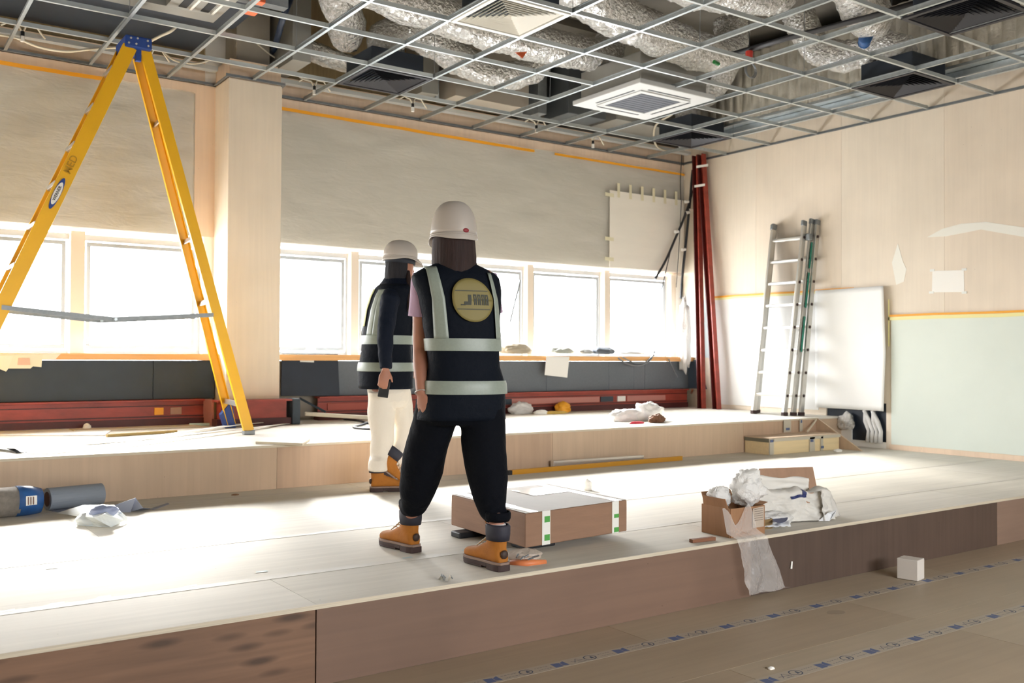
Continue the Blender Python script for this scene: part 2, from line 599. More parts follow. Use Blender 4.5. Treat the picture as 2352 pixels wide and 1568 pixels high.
# right wall
rw = struct(empty('wall_right', (XR, 5, 0)))
M().box(XR + .03, XR + .3, -3.3, YW + .35, 0, 5.0).build('wall_backing', M_conc, rw)
ycs = [YW, 7.82, 6.6, 5.38, 4.16, 2.94, 1.72, .5, -.72, -1.94, -3.2]
for i in range(len(ycs) - 1):
    M().box(XR, XR + .03, ycs[i + 1] + .001, ycs[i] - .001, 2.0 if ycs[i] > 6.1 else 1.72, 4.15).build('plywood_panel', (M_wallply, plywood('wall_plywood_b', 'EBDCC8', 'z', .03, rough=.6, blotch=.09))[i % 2], rw)
M().box(XR, XR + .03, -3.2, 6.04, .0, 1.72).build('wall_base_board', M_wallply, rw)
M().box(XR, XR + .03, 5.381, 6.04, 1.7205, 2.0).build('wall_base_board', M_wallply, rw)
M().box(XR, XR + .03, 6.8, YW, .0, 2.0).build('wall_base_board', M_wallply, rw)
M().box(XR, XR + .03, 6.04, 6.8, .8, 2.0).build('wall_base_board', M_wallply, rw)
M().box(XR, XR + .03, 6.04, 6.8, 0, .385).build('wall_base_board', M_white, rw)
M().box(XR, XR + .03, 6.47, 6.8, .385, .56).build('wall_base_board', M_white, rw)
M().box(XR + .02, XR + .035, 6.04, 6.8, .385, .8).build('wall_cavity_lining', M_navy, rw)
M().box(XR - .012, XR, -3.2, 6.0, ZM, ZM + .055).build('skirting', M_wallply2, struct(empty('baseboard_right', (XR, 5, ZM))))
# soffit, rear and left wall (outside the view; opening in the rear wall added for fill light)
ce = struct(empty('ceiling', (3, 3, 4.97)))
M().box(-3.3, XR + .3, -3.3, YW + .35, 4.97, 5.2).build('ceiling_slab', M_slab, ce)
for k in range(5):
    M().box(-3.1, XR, -1.5 + 2.4 * k, -1.2 + 2.4 * k, 4.88, 4.97).build('ceiling_rib', M_slab, ce)
wr = struct(empty('wall_rear', (3, -3.1, 0)))
M().box(-3.3, XR + .3, -3.3, -3.1, -.3, 1.55).build('wall_panel', M_wallply, wr)
M().box(-3.3, XR + .3, -3.3, -3.1, 2.45, 5).build('wall_panel', M_wallply, wr)
M().box(-3.3, 1.0, -3.3, -3.1, 1.55, 2.45).build('wall_panel', M_wallply, wr)
M().box(6.0, XR + .3, -3.3, -3.1, 1.55, 2.45).build('wall_panel', M_wallply, wr)
wl = struct(empty('wall_left', (-3.1, 3, 0)))
M().box(-3.3, -3.1, -3.3, YW + .35, -.3, 5).build('wall_panel', M_wallply, wl)

# windows: every casement its own object
def window(n, x0, x1, dark_right=False, tilt=False):
    wd = struct(empty('window_%d' % n, ((x0 + x1) / 2, YW + .2, ZS)))
    y0, y1 = YW + .13, YW + .19
    f = M()
    f.box(x0, x1, y0, y1, ZS - .02, ZS + .03)
    f.box(x0, x1, y0, y1, ZWT - .07, ZWT - .015)
    f.box(x0, x0 + .03, y0, y1, ZS + .03, ZWT - .07)
    f.box(x1 - .03, x1, y0, y1, ZS + .03, ZWT - .07)
    f.build('window_frame', M_frame, wd, bevel=.004)
    s = M()
    a, b, c, e = x0 + .05, x1 - .05, ZS + .045, ZWT - .085
    t = .035
    q0, q1 = y0 - .025, y0 + .02
    s.box(a, b, q0, q1, c, c + t).box(a, b, q0, q1, e - t, e).box(a, a + t, q0, q1, c + t, e - t).box(b - t, b, q0, q1, c + t, e - t)
    so = s.build('sash', mat('sash_grey', 'A9AFB4', .4), wd, bevel=.003)
    M().box(a + t, b - t, q1 - .012, q1 - .006, c + t, e - t).build('pane', M_glass, wd)
    M().box((a + b) / 2 - .05, (a + b) / 2 + .05, q0 - .02, q0, c + .005, c + .025).build('window_handle', M_white, wd)
    if tilt:
        M().bar((b - .02, q0 - .01, e - .1), (b - .2, q0 - .06, c + .35), .02, .01, (1, 0, 0)).build('window_stay', M_galv_d, wd)
    return wd
div = [-3.0, -1.85, -.7, .5, 1.66, 2.76]
for i in range(5):
    window(i + 1, div[i] + .035, div[i + 1] - (.035 if i < 4 else 0))
div2 = [3.46, 4.34, 5.48, 6.61, 7.80, 8.95]
for i in range(5):
    window(i + 6, div2[i] + (.035 if i else 0), div2[i + 1] - .035, tilt=(i in (2,)))
tn = 0
for x in div[1:5] + div2[1:]:
    tn += 1
    struct(M().box(x - .045 if x != 1.66 else x - .06, x + .045 if x != 1.66 else x + .06, YW + .03, YW + .2, ZS, ZWT).build('trim_%d' % tn, M_frame_b, bevel=.004))
struct(M().box(8.99, XR + .02, YW + .03, YW + .3, ZS, ZWT).build('trim_%d' % (tn + 1), M_white))
# sill boards
for (x0, x1, n) in ((-3.1, 2.85, 20), (3.36, XR, 21)):
    s = struct(empty('trim_%d' % n, (x0, 8.9, ZS)))
    M().box(x0, x1, 8.87, YW + .2, ZS - .045, ZS).build('sill_board', M_white, s)
    M().box(x0, x1, 8.855, 8.87, ZS - .055, ZS + .003).build('sill_nosing', M_sill, s, bevel=.002)

# under-sill panels (removable boards, screwed on)
def panel(x0, x1, mt, lab, z0=.875, z1=1.228, y=8.95):
    o = M().box(x0 + .002, x1 - .002, y, y + .02, z0, z1).build('under_sill_panel', mt, bevel=.002)
    return setp(o, lab, 'panel', 'panels under the window sill')
panel(-1.6, .95, M_dark_panel, 'charcoal panel under the left window sill, cut off by the picture edge')
panel(.95, 2.28, M_dark_panel, 'long charcoal panel under the left window sill, behind the hanging papers')
panel(2.28, 2.84, M_dark_panel, 'short charcoal panel under the sill beside the yellow ladder foot')
xs = [4.05, 5.45, 6.75, 7.72, 8.13, 8.32, XR]
labs = ['grey panel below the sill, right of the navy board', 'grey panel below the sill, behind the woman in the navy vest', 'grey panel below the sill behind the hanging white sheet',
        'narrow grey panel below the sill, right of the hanging white sheet', 'slim grey panel strip under the sill near the corner cables', 'blue-grey end panel under the sill in the room corner']
for i in range(6):
    panel(xs[i], xs[i + 1], M_grey_panel, labs[i])
o = M().slab([at(648, 812, 1, 8.93), at(776, 813, 1, 8.93), at(780, 909, 1, 8.90), at(646, 909, 1, 8.90)], (0, 1, 0), .015).build('navy_board', M_navy)
setp(o, 'navy board leaning under the sill right of the column, with a small white label', 'board')
M().slab([at(689, 819, 1, 8.92), at(721, 820, 1, 8.92), at(721, 832, 1, 8.92), at(689, 831, 1, 8.92)], (0, -1, 0), .003).build('label', M_white, o)
o = M().slab([(XR - .012, YW - .01, .875), (XR - .012, 8.62, .875), (XR - .012, 8.78, 1.25), (XR - .012, YW - .01, 1.25)], (1, 0, 0), .011).build('corner_panel', mat('blue_grey_board', '4C5B6C', .7))
setp(o, 'blue-grey offcut panel on the right wall beside the sill end', 'panel')

# red steel trunking along the wall foot
def trunk(x0, x1, y, lab, holes=()):
    t = setp(empty('steel_channel', (x0, y, ZU)), lab, 'steel channel')
    M().box(x0, x1, y - .02, y + .12, .855, .872).build('flange', M_red, t, bevel=.002)
    M().box(x0, x1, y + .02, y + .035, .70, .855).build('web', M_red, t)
    M().box(x0, x1, y + .0, y + .12, ZU, .70).build('base_flange', M_red_dark, t)
    M().box(x0, x1, y + .012, y + .02, .812, .82).build('groove', M_red_dark, t)
    M().box(x0, x1, y + .012, y + .02, .715, .725).build('groove', M_red_dark, t)
    for (a, b, mt, n) in holes:
        M().box(a, b, y + .008, y + .022, .735, .80).build(n, mt, t, bevel=.002)
    return t
trunk(-3.0, 2.74, 8.88, 'long red-brown steel channel along the wall foot left of the column', ((2.28, 2.36, M_orange_tape, 'tape_patch'), (2.42, 2.52, mat('putty', 'A88878', .7), 'tape_patch')))
trunk(3.85, 9.0, 8.86, 'long red-brown steel channel along the wall foot right of the column',
      ((3.95, 4.55, mat('red_panel', 'A04838', .5), 'cover_strip'), (4.58, 4.85, M_dark_panel, 'blank_plate'), (5.98, 6.2, M_dark_panel, 'blank_plate'), (7.52, 7.72, M_dark_panel, 'blank_plate'), (7.79, 7.92, M_white, 'socket'),
       (6.2, 7.5, mat('pink_strip', 'B5776C', .5), 'cover_strip'), (7.95, 8.6, mat('pink_strip', 'B5776C', .5), 'cover_strip')))
t = setp(empty('steel_channel', (3.1, 8.5, ZU)), 'short red-brown steel channel boxed round the column foot', 'steel channel')
M().box(2.72, 3.42, 8.48, 8.64, .855, .872).build('flange', M_red, t)
M().box(2.76, 3.38, 8.52, 8.64, .70, .855).build('web', M_red, t)
M().box(2.72, 3.42, 8.5, 8.64, ZU, .70).build('base_flange', M_red_dark, t)
M().box(3.42, 3.5, 8.47, 8.66, ZU, .875).build('end_cap', M_dark_panel, t, bevel=.01)
M().box(2.72, 2.74, 8.64, 8.9, ZU, .872).build('side_plate', mat('pink_strip', 'B5776C', .5), t)

# blinds (grey boards) with polythene over them
def film(name, x0, x1, z0, z1, y, lab, seed):
    def f(u, v):
        x = x0 + (x1 - x0) * u
        z = z0 + (z1 - z0) * v
        r = noise.noise(Vector((x * 1.1 + z * 1.9, z * .8 - x * .5, seed))) * .022
        r += abs(noise.noise(Vector((x * 1.2 - z * 3.2, seed + 4, z * 1.1)))) * .02
        r += .012 * math.sin((x * .6 - z * 2.5) * 7 + seed) * max(0, noise.noise(Vector((x, z, seed + 9))))
        sag = .02 * (1 - v) ** 2 * math.sin(x * 3)
        return (x, y - .018 - abs(r), z + sag * .4)
    m_ = grid_sheet(M(), f, 120, 36)
    return setp(m_.build(name, M_film, smooth=True, fix=False), lab, 'plastic sheet')
struct(M().box(-3.0, 2.66, YW + .0, YW + .028, ZWT + .03, 3.745).build('trim_30', M_grey_blind))
struct(M().box(3.36, XR, YW + .0, YW + .028, ZWT + .03, 3.735).build('trim_31', M_grey_blind))
film('plastic_sheet', -3.0, 2.64, ZWT + .02, 3.75, YW, 'clear plastic sheet over the grey blind, left of the plywood column', 1)
film('plastic_sheet', 3.40, XR - .02, ZWT + .0, 3.735, YW, 'long wrinkled clear plastic sheet over the grey blind, right of the column', 5)
def tape(name, pts, w_, n, mt, lab, grp=None, jit=.006):
    """ribbon of tape along points, width in z, facing n"""
    mm = M()
    k = 40
    top, bot = [], []
    for i in range(k + 1):
        s_ = i / k * (len(pts) - 1)
        a = min(int(s_), len(pts) - 2)
        p = Vector(pts[a]).lerp(Vector(pts[a + 1]), s_ - a)
        j = noise.noise(p * 3) * jit
        top.append(p + Vector((0, 0, w_ / 2 + j)) + Vector(n) * .002)
        bot.append(p + Vector((0, 0, -w_ / 2 + j)) + Vector(n) * .002)
    q = [p + Vector(n) * .001 for p in top], [p + Vector(n) * .001 for p in bot]
    mm.loft([[top[i], bot[i], q[1][i], q[0][i]] for i in range(k + 1)])
    return setp(mm.build(name, mt), lab, 'tape', grp)
tape('adhesive_tape', [(-2.9, YW - .045, 3.735), (1.95, YW - .045, 3.73)], .035, (0, -1, 0), M_orange_tape, 'orange tape along the top of the left plastic sheet')
tape('adhesive_tape', [(3.4, YW - .045, 3.725), (6.6, YW - .045, 3.70)], .032, (0, -1, 0), M_orange_tape, 'orange tape along the top of the long plastic sheet, from the column rightwards')
tape('adhesive_tape', [(6.9, YW - .045, 3.705), (XR - .03, YW - .045, 3.70)], .028, (0, -1, 0), M_orange_tape, 'thinner orange tape on the plastic sheet, ending at the room corner')
tape('adhesive_tape', [(XR - .022, 8.5, 2.055), (XR - .022, 6.42, 2.05)], .022, (-1, 0, 0), M_orange_tape, 'orange tape over the plasterboard edge, behind the aluminium ladder')
tape('adhesive_tape', [(XR - .0225, 8.5, 2.03), (XR - .0225, 6.42, 2.028)], .025, (-1, 0, 0), M_yel_tape, 'pale yellow tape just under the orange tape behind the aluminium ladder')
tape('adhesive_tape', [(XR - .022, 6.0, 1.735), (XR - .022, -1, 1.735)], .022, (-1, 0, 0), M_orange_tape, 'orange tape over the wide plasterboard on the right wall, at the picture edge')
tape('adhesive_tape', [(XR - .0225, 6.0, 1.705), (XR - .0225, -1, 1.705)], .035, (-1, 0, 0), M_yel_tape, 'pale yellow tape just under the orange tape at the right picture edge')
tape('adhesive_tape', [(XR - .0225, 6.0, 1.66), (XR - .0225, 5.985, 1.66)], .5, (-1, 0, 0), M_yel_tape, 'short upright yellow tape on the wide plasterboard edge, beside the curved white board', jit=0)
# white card over the plastic with masking tape tabs
wb = setp(M().slab([(7.76, YW - .06, 2.40), (9.05, YW - .06, 2.40), (9.05, YW - .06, 3.355), (7.76, YW - .06, 3.36)], (0, 1, 0), .008).build('white_card', mat('white_card', 'ECE7DC', .7, var=((1, 1, 6), .03))), 'large white card taped on the plastic sheet by the corner', 'card')
for i in range(6):
    x = 7.9 + i * .2
    M().slab([(x - .022, YW - .062, 3.28), (x + .022, YW - .062, 3.28), (x + .018, YW - .062, 3.46), (x - .024, YW - .062, 3.46)], (0, -1, 0), .002).build('tape_tab', M_masking, wb)
for z in (3.3, 2.75, 2.5):
    M().slab([(7.68, YW - .062, z - .02), (7.82, YW - .062, z - .025), (7.82, YW - .062, z + .02), (7.68, YW - .062, z + .025)], (0, -1, 0), .002).build('tape_tab', M_masking, wb)

# ------------------------------------------------ boards and notices on the right wall
def wallslab(name, q, mt, lab, cat, t=.012, x=XR):
    """corner list (y, z) on the right wall"""
    return setp(M().poly([(x, y, z) for y, z in q], (-1, 0, 0), t).build(name, mt, bevel=.001), lab, cat)
wallslab('plasterboard', [(YW - .05, 1.28), (8.52, 1.28), (8.52, 2.03), (YW - .05, 2.03)], mat('plasterboard_blue', 'C9D5D8', .75), 'small pale blue plasterboard in the corner behind the red steel', 'board', x=XR)
wallslab('plasterboard', [(8.5, .69), (6.9, .69), (6.9, 2.02), (8.5, 2.02)], M_plaster_w, 'white plasterboard on the wall behind the aluminium ladder', 'board')
wallslab('plasterboard', [(5.97, .372), (1.5, .372), (1.5, 1.70), (5.97, 1.70)], M_plaster, 'wide pale green plasterboard low on the right wall, at the picture edge', 'board', .018)
M_filler = mat('wall_filler', 'F0EEE4', .8)
# curved board bending off the wall
def cb(u, v):
    y = 6.93 - u * .90
    z = .72 + v * 1.335
    return (XR - .024 - .13 * max(0, u - .35) ** 2 * (1.1 - .6 * abs(v - .35)) , y - .035 * u * (1 - abs(2 * v - .9)), z)
o = grid_sheet(M(), cb, 24, 24).build('curved_board', M_plaster_w, smooth=True)
thicken(o, .008)
setp(o, 'big white board curling off the wall, right of the aluminium ladder', 'board')
wallslab('filler_patch', [(5.92, 2.06), (5.97, 2.30), (5.90, 2.5), (5.84, 2.30), (5.80, 2.22), (5.83, 2.09)], M_filler, 'tall white filler patch on the plywood above the curled board', 'patch', .003)
wallslab('filler_patch', [(5.57, 2.53), (5.35, 2.52), (5.0, 2.55), (4.6, 2.44), (4.2, 2.36), (4.2, 2.42), (4.6, 2.53), (4.95, 2.62), (5.2, 2.63), (5.4, 2.60)], M_filler, 'long arched white filler patch high on the right wall', 'patch', .003)
nt = wallslab('paper_notice', [(5.515, 1.96), (5.17, 1.945), (5.175, 2.165), (5.51, 2.18)], M_paper, 'blank white sheet of paper taped on the right plywood wall', 'paper', .003)
for (y, z) in ((5.52, 1.96), (5.17, 1.94), (5.17, 2.17), (5.51, 2.185)):
    M().box(XR - .006, XR - .003, y - .025, y + .025, z - .012, z + .012).build('tape_tab', M_tape_w, nt)
# loose wadding in the cavity beneath the curled board
crumple('foil_wad', (XR - .05, 6.50, .50), (.05, .1, .12), M_foil, 3, k=10)['label'] = 'crumpled silver foil wad hanging in the wall hole under the curled board'
D.objects['foil_wad']['category'] = 'foil'
o = M()
for i in range(4):
    y = 6.28 - i * .05
    o.tube([(XR - .03, y + .06 * (i % 2), .72), (XR - .02, y, .6), (XR - .04, y - .05, .5), (XR - .02, y - .03, .38)], [.018, .025, .02, .028], 8, jit=.5)
setp(o.build('plastic_strips', M_bag_w, smooth=True), 'white plastic strips hanging from the wall hole right of the foil wad', 'plastic')

# step box with taped edges in front of upper platform
sb = setp(empty('step_box', (8.0, 6.4, ZM)), 'low plywood step box with taped edges against the upper platform', 'step')
sx0, sx1, sy0, sy1, sh_ = 7.55, 8.62, 6.28, YU - .016, .15
sx0 = 7.5
M().box(sx0, sx1, sy0, sy1, ZM + .001, ZM + sh_).build('step_body', mat('step_ply', 'E4CFA4', .6, var=((2, 40, 40), .06)), sb, bevel=.002)
M().box(sx0 - .006, sx1 + .004, sy0 - .01, sy1, ZM + sh_, ZM + sh_ + .02).build('step_top', M_rise_up2, sb, bevel=.002)
for (a, b, c, e) in ((sx0 - .009, sx1 + .006, ZM + sh_ - .02, ZM + sh_ + .012), (sx0 + .0, sx0 + .06, ZM + .003, ZM + sh_), (8.12, 8.2, ZM + .003, ZM + sh_), (8.3, 8.335, ZM + .003, ZM + sh_)):
    M().box(a, b, sy0 - .014, sy0 - .0105 if c > ZM + .1 else sy0 - .001, c, e).build('edge_tape', mat('clear_grey_tape', 'BFB8A8', .35), sb)
M().box(sx0 - .009, sx0 - .0065, sy0 - .012, sy1, ZM + sh_ - .025, ZM + sh_ + .01).build('edge_tape', mat('dark_tape', '6E6C5E', .4), sb)
for x, z in ((sx0 + .025, ZM + sh_ - .01), (8.15, ZM + sh_ - .035), (8.32, ZM + .04)):
    M().box(x - .022, x + .022, sy0 - .018, sy0 - .0145, z - .013, z + .013).build('print_mark', M_printblue, sb)
for (x, w_) in ((8.1, .12), (8.36, .05)):
    o = M().box(x, x + w_, YU - .016, YU - .0135, ZM + .18, ZU - .0).build('tape_strip', mat('clear_grey_tape', 'BFB8A8', .35))
    M().box(x + w_ * .3, x + w_ * .8, YU - .0175, YU - .0165, ZM + (.2 if w_ > .1 else .27), ZM + (.225 if w_ > .1 else .3)).build('print_mark', M_printblue, o)
    setp(o, 'wide printed tape strip on the upper riser above the step box' if w_ > .1 else 'narrow printed tape strip on the upper riser above the step box', 'tape')
setp(M().bar((8.63, 6.575, ZU - .02), (8.38, 6.5, ZM + .18), .02, .008).build('timber_lath', M_edge), 'thin timber lath leaning across the riser behind the step box', 'lath')
setp(crumple('paper_scrap', (8.38, 6.12, ZM), (.05, .035, .02), M_paper, 8), 'small white scrap lying in front of the step box', 'scrap')

# ================================================================== CEILING GRID
cg = setp(empty('ceiling_grid', (4, 5, ZC)), kind='structure')
GX = [1.06 + .671 * k for k in range(-5, 12)]
GY = [8.28 - .684 * k for k in range(0, 16)]
def tee(L):
    m_ = M()
    m_.box(-.013, .013, 0, L, 0, .002)
    m_.box(-.002, .002, 0, L, .002, .04)
    m_.box(-.005, .005, 0, L, .034, .042)
    return m_.mesh('main_runner')
me = tee(YW + 2.0)
me.materials.append(M_galv)
for x in GX:
    y1 = YW if not (2.85 < x < 3.36) else 8.65
    o = D.objects.new('main_runner', me)
    COL.objects.link(o)
    o.parent = cg
    o.location = (x - 4, -2.0 - 5 - (YW - y1), 0)
mc = M()
mc.box(0, .645, -.012, .012, 0, .002).box(0, .645, -.002, .002, .002, .038).box(.0, .03, -.006, .006, .002, .03).box(.615, .645, -.006, .006, .002, .03)
mc = mc.mesh('cross_tee')
mc.materials.append(mat('galvanised_pale', 'CCD3D3', .35, .6))
cass = lambda x, y: 5.75 < x < 6.9 and 6.35 < y < 7.6
for i in range(3, len(GX) - 1):
    for y in GY[:11]:
        if cass(GX[i] + .3, y):
            continue
        if y > 8.2 and i == 7 and False:
            continue
        o = D.objects.new('cross_tee', mc)
        COL.objects.link(o)
        o.parent = cg
        o.location = (GX[i] + .013 - 4, y - 5, .001 + random.uniform(-.001, .001))
for y in GY[:11]:
    M().box(GX[-1] + .013, XR - .02, y - .012, y + .012, ZC + .001, ZC + .003).box(GX[-1] + .013, XR - .02, y - .002, y + .002, ZC + .003, ZC + .038).build('cross_tee', M_galv, cg)
def angle(a, b, n, name='wall_angle'):
    a, b, n = Vector(a), Vector(b), Vector(n)
    m_ = M()
    m_.slab([a, b, b + n * .028, a + n * .028], (0, 0, 1), .002)
    m_.slab([a, b, b + Vector((0, 0, .03)), a + Vector((0, 0, .03))], n, .003)
    return m_.build(name, M_galv_d, cg)
angle((-3, YW - .001, ZC - .003), (2.85, YW - .001, ZC - .003), (0, -1, 0))
angle((2.849, YW, ZC - .003), (2.849, 8.65, ZC - .003), (-1, 0, 0))
angle((2.82, 8.649, ZC - .003), (3.39, 8.649, ZC - .003), (0, -1, 0))
angle((3.361, YW, ZC - .003), (3.361, 8.65, ZC - .003), (1, 0, 0))
angle((3.36, YW - .001, ZC - .003), (XR, YW - .001, ZC - .003), (0, -1, 0))
angle((XR - .001, YW, ZC - .003), (XR - .001, -2, ZC - .003), (-1, 0, 0))
hg = M()
for x in GX[4::2]:
    for y in GY[1::3]:
        hg.tube([(x, y, ZC + .04), (x + random.uniform(-.02, .02), y, 4.96)], .0025, 5)
h = setp(hg.build('hanger_wires', M_galv_d), 'thin vertical hanger wires holding the ceiling grid', 'wires', None, 'stuff')
# pale lighting track / angle channels close to both walls above the grid
setp(M().box(-3, 2.8, 8.82, 8.9, 3.93, 3.97).build('metal_track', mat('pale_track', 'D5D9DA', .35, .4)), 'pale metal track above the ceiling grid, left of the column', 'metal track')
setp(M().box(3.4, 9.0, 8.82, 8.9, 3.93, 3.97).build('metal_track', MATS['pale_track']), 'pale metal track above the grid over the long plastic sheet', 'metal track')
t = setp(empty('metal_track', (8.8, 4, 3.95)), 'wide pale metal track above the grid beside the right wall', 'metal track')
M().box(8.55, 8.74, -1, 8.6, 3.93, 3.94).build('track_plate', MATS['pale_track'], t)
M().box(8.55, 8.56, -1, 8.6, 3.94, 3.99).box(8.73, 8.74, -1, 8.6, 3.94, 3.99).build('track_flange', M_galv, t)

# diffusers
def diffuser(x, y, white, lab, z=ZC - .004, S=.655, box=True):
    face = mat('diffuser_white', 'E6E4DC', .5) if white else mat('diffuser_black', '2A2A30', .5)
    d = setp(empty('ceiling_diffuser', (x, y, z)), lab, 'diffuser', 'square ceiling diffusers')
    h_ = S / 2
    fr = M()
    for (a, b, c, e) in ((-h_, h_, -h_, -h_ + .035), (-h_, h_, h_ - .035, h_), (-h_, -h_ + .035, -h_ + .035, h_ - .035), (h_ - .035, h_, -h_ + .035, h_ - .035)):
        fr.box(x + a, x + b, y + c, y + e, z - .004, z + .012)
    fr.build('diffuser_frame', face, d)
    n = 8
    for k in range(n):
        r0 = h_ - .045 - k * (h_ - .05) / n
        r1 = r0 - .027
        z0, z1 = z + .03, z + .002
        v = M()
        # four sloping louvre blades as one ring
        A = [(x - r1, y - r1, z0), (x + r1, y - r1, z0), (x + r1, y + r1, z0), (x - r1, y + r1, z0)]
        B = [(x - r0, y - r0, z1), (x + r0, y - r0, z1), (x + r0, y + r0, z1), (x - r0, y + r0, z1)]
        A2 = [(p[0], p[1], p[2] + .002) for p in A]
        B2 = [(p[0], p[1], p[2] + .002) for p in B]
        for i in range(4):
            j = (i + 1) % 4
            v.add([A[i], A[j], B[j], B[i], A2[i], A2[j], B2[j], B2[i]], [(0, 1, 2, 3), (7, 6, 5, 4), (0, 4, 5, 1), (2, 6, 7, 3), (1, 5, 6, 2), (3, 7, 4, 0)])
        v.build('louvre_ring', face, d)
    if box:
        M().box(x - h_ + .06, x + h_ - .06, y - h_ + .06, y + h_ - .06, z + .04, z + .22).build('plenum_box', M_blackduct, d, bevel=.01)
    return d
cxg = lambda i: 1.06 + .671 * (i + .5)
cyg = lambda j: 8.28 - .684 * (j + .5)
diffuser(cxg(4), cyg(3), True, 'white square ceiling diffuser at the top centre of the picture')
diffuser(cxg(4), cyg(0), False, 'black square ceiling diffuser right of the column, near the window wall')
diffuser(cxg(10), cyg(4), False, 'black square ceiling diffuser above the right wall, right of the black cable tray')
diffuser(cxg(8) + .05, cyg(6) + .02, False, 'black square ceiling diffuser in the top right picture corner')
diffuser(cxg(10), cyg(0), False, 'black square ceiling diffuser above the red steel in the room corner')
# four-way cassette
ca = setp(empty('ceiling_cassette', (6.47, 7.0, ZC)), 'white square air conditioning cassette with dark centre grille in the ceiling grid', 'air conditioner')
cx_, cy_, H = 6.47, 7.0, .5
M().box(cx_ - H, cx_ + H, cy_ - H, cy_ + H, ZC - .03, ZC + .02).build('cassette_fascia', mat('cassette_white', 'C6C8C8', .5), ca, bevel=.008)
M().box(cx_ - H + .06, cx_ + H - .06, cy_ - H + .06, cy_ + H - .06, ZC + .02, ZC + .3).build('cassette_body', M_duct, ca, bevel=.01)
M().box(cx_ - .26, cx_ + .26, cy_ - .26, cy_ + .26, ZC - .038, ZC - .03).build('intake_grille', mat('grille_grey', '4A4E58', .6), ca)
for i in range(26):
    if i % 3 == 0:
        M().box(cx_ - .255, cx_ + .255, cy_ - .25 + i * .02, cy_ - .246 + i * .02, ZC - .0405, ZC - .038).build('grille_slat', mat('grille_slat', '3A3E48', .6), ca)
fr = M()
for (a, b, c, e) in ((-.33, .33, -.33, -.27), (-.33, .33, .27, .33), (-.33, -.27, -.27, .27), (.27, .33, -.27, .27)):
    fr.box(cx_ + a, cx_ + b, cy_ + c, cy_ + e, ZC - .042, ZC - .03)
fr.build('grille_surround', mat('cassette_white', 'C6C8C8', .5), ca, bevel=.004)
for (a, b, c, e) in ((-.28, .28, .36, .385), (-.385, -.36, -.28, .28), (.36, .385, -.28, .28), (-.28, .28, -.385, -.36)):
    M().box(cx_ + a, cx_ + b, cy_ + c, cy_ + e, ZC - .032, ZC - .0295).build('air_slot', M_black, ca)
# grey slot unit at upper left
su = setp(empty('ceiling_slot_unit', (2.2, 7.7, ZC)), 'pale rectangular slot grille unit above the yellow ladder', 'grille')
a = at(490, 50, 2, 4.0)
M().box(-1.5, a.x, a.y - .16, a.y, 3.99, 4.05).build('unit_frame', M_duct, su, bevel=.003)
M().box(a.x - .42, a.x, a.y - 1.6, a.y - .16, 3.99, 4.05).build('unit_frame', M_duct, su, bevel=.003)
for k in range(2):
    M().box(a.x - .34 + .17 * k, a.x - .28 + .17 * k, a.y - 1.5, a.y - .22, 3.984, 3.99).build('slot', M_black, su)
    M().box(a.x - .26 + .17 * k, a.x - .24 + .17 * k, a.y - 1.5, a.y - .22, 3.975, 3.99).build('slot_bar', M_white, su)
# dark painted duct top left
du = setp(empty('black_duct', (1, 7, 4.2)), 'large black painted rectangular duct above the yellow ladder', 'duct')
M().box(-3, 2.62, 6.2, 7.35, 4.14, 4.7).build('duct_section', M_blackduct, du, bevel=.01)
M().box(-3, 2.62, 7.45, 8.93, 4.1, 4.7).build('duct_section', M_blackduct, du, bevel=.01)
M().box(-3, 2.9, 7.35, 7.45, 4.1, 4.2).build('duct_flange', M_galv_d, du)
M().box(2.62, 2.8, 6.2, 8.4, 4.2, 4.8).build('duct_end', M_blackduct, du)

# foil ducts
def foil_duct(pts, r, lab, seed=0, k=22, amp=.14, mt=None):
    pts = [Vector(p) for p in pts]
    # catmull resample
    out = []
    n = len(pts)
    for i in range(n - 1):
        p0, p1, p2, p3 = pts[max(i - 1, 0)], pts[i], pts[i + 1], pts[min(i + 2, n - 1)]
        st = max(4, int((p2 - p1).length / .035))
        for j in range(st):
            t = j / st
            out.append(.5 * ((2 * p1) + (p2 - p0) * t + (2 * p0 - 5 * p1 + 4 * p2 - p3) * t * t + (3 * p1 - p0 - 3 * p2 + p3) * t ** 3))
    out.append(pts[-1])
    m_ = M()
    rings = []
    ref = None
    for i, p in enumerate(out):
        t = (out[min(i + 1, len(out) - 1)] - out[max(i - 1, 0)]).normalized()
        if ref is None:
            ref = Vector((0, 0, 1)) if abs(t.z) < .9 else Vector((1, 0, 0))
        a_ = (ref - t * ref.dot(t)).normalized()
        b_ = t.cross(a_)
        ref = a_
        ring = []
        for j in range(k):
            q = 2 * math.pi * j / k
            d = a_ * math.cos(q) + b_ * math.sin(q)
            v = p + d * r
            nn = noise.noise(v * 5 + Vector((seed, 0, 0))) * 1.0 + noise.noise(v * 17 + Vector((0, seed, 0))) * .5 + noise.noise(v * 40) * .22
            ring.append(p + d * r * (1 + amp * nn + .10 * abs(noise.noise(v * 24)) - .04 + .03 * (i % 2)))
        rings.append(ring)
    m_.loft(rings)
    return setp(m_.build('foil_duct', mt or M_foil, smooth=True), lab, 'duct', 'silver foil ducts above the ceiling grid')
foil_duct([(1.9, 6.95, 4.45), (3.4, 7.05, 4.3), (4.8, 7.15, 4.22), (6.0, 7.25, 4.28), (6.3, 7.3, 4.45), (6.35, 7.3, 4.70)], .165, 'long silver foil duct running behind the white diffuser', 1)
foil_duct([(3.8, 6.0, 4.5), (5.0, 6.15, 4.3), (6.1, 6.35, 4.22), (7.0, 6.5, 4.26), (7.3, 6.6, 4.5), (7.3, 6.6, 4.72)], .18, 'silver foil duct passing over the white cassette', 2)
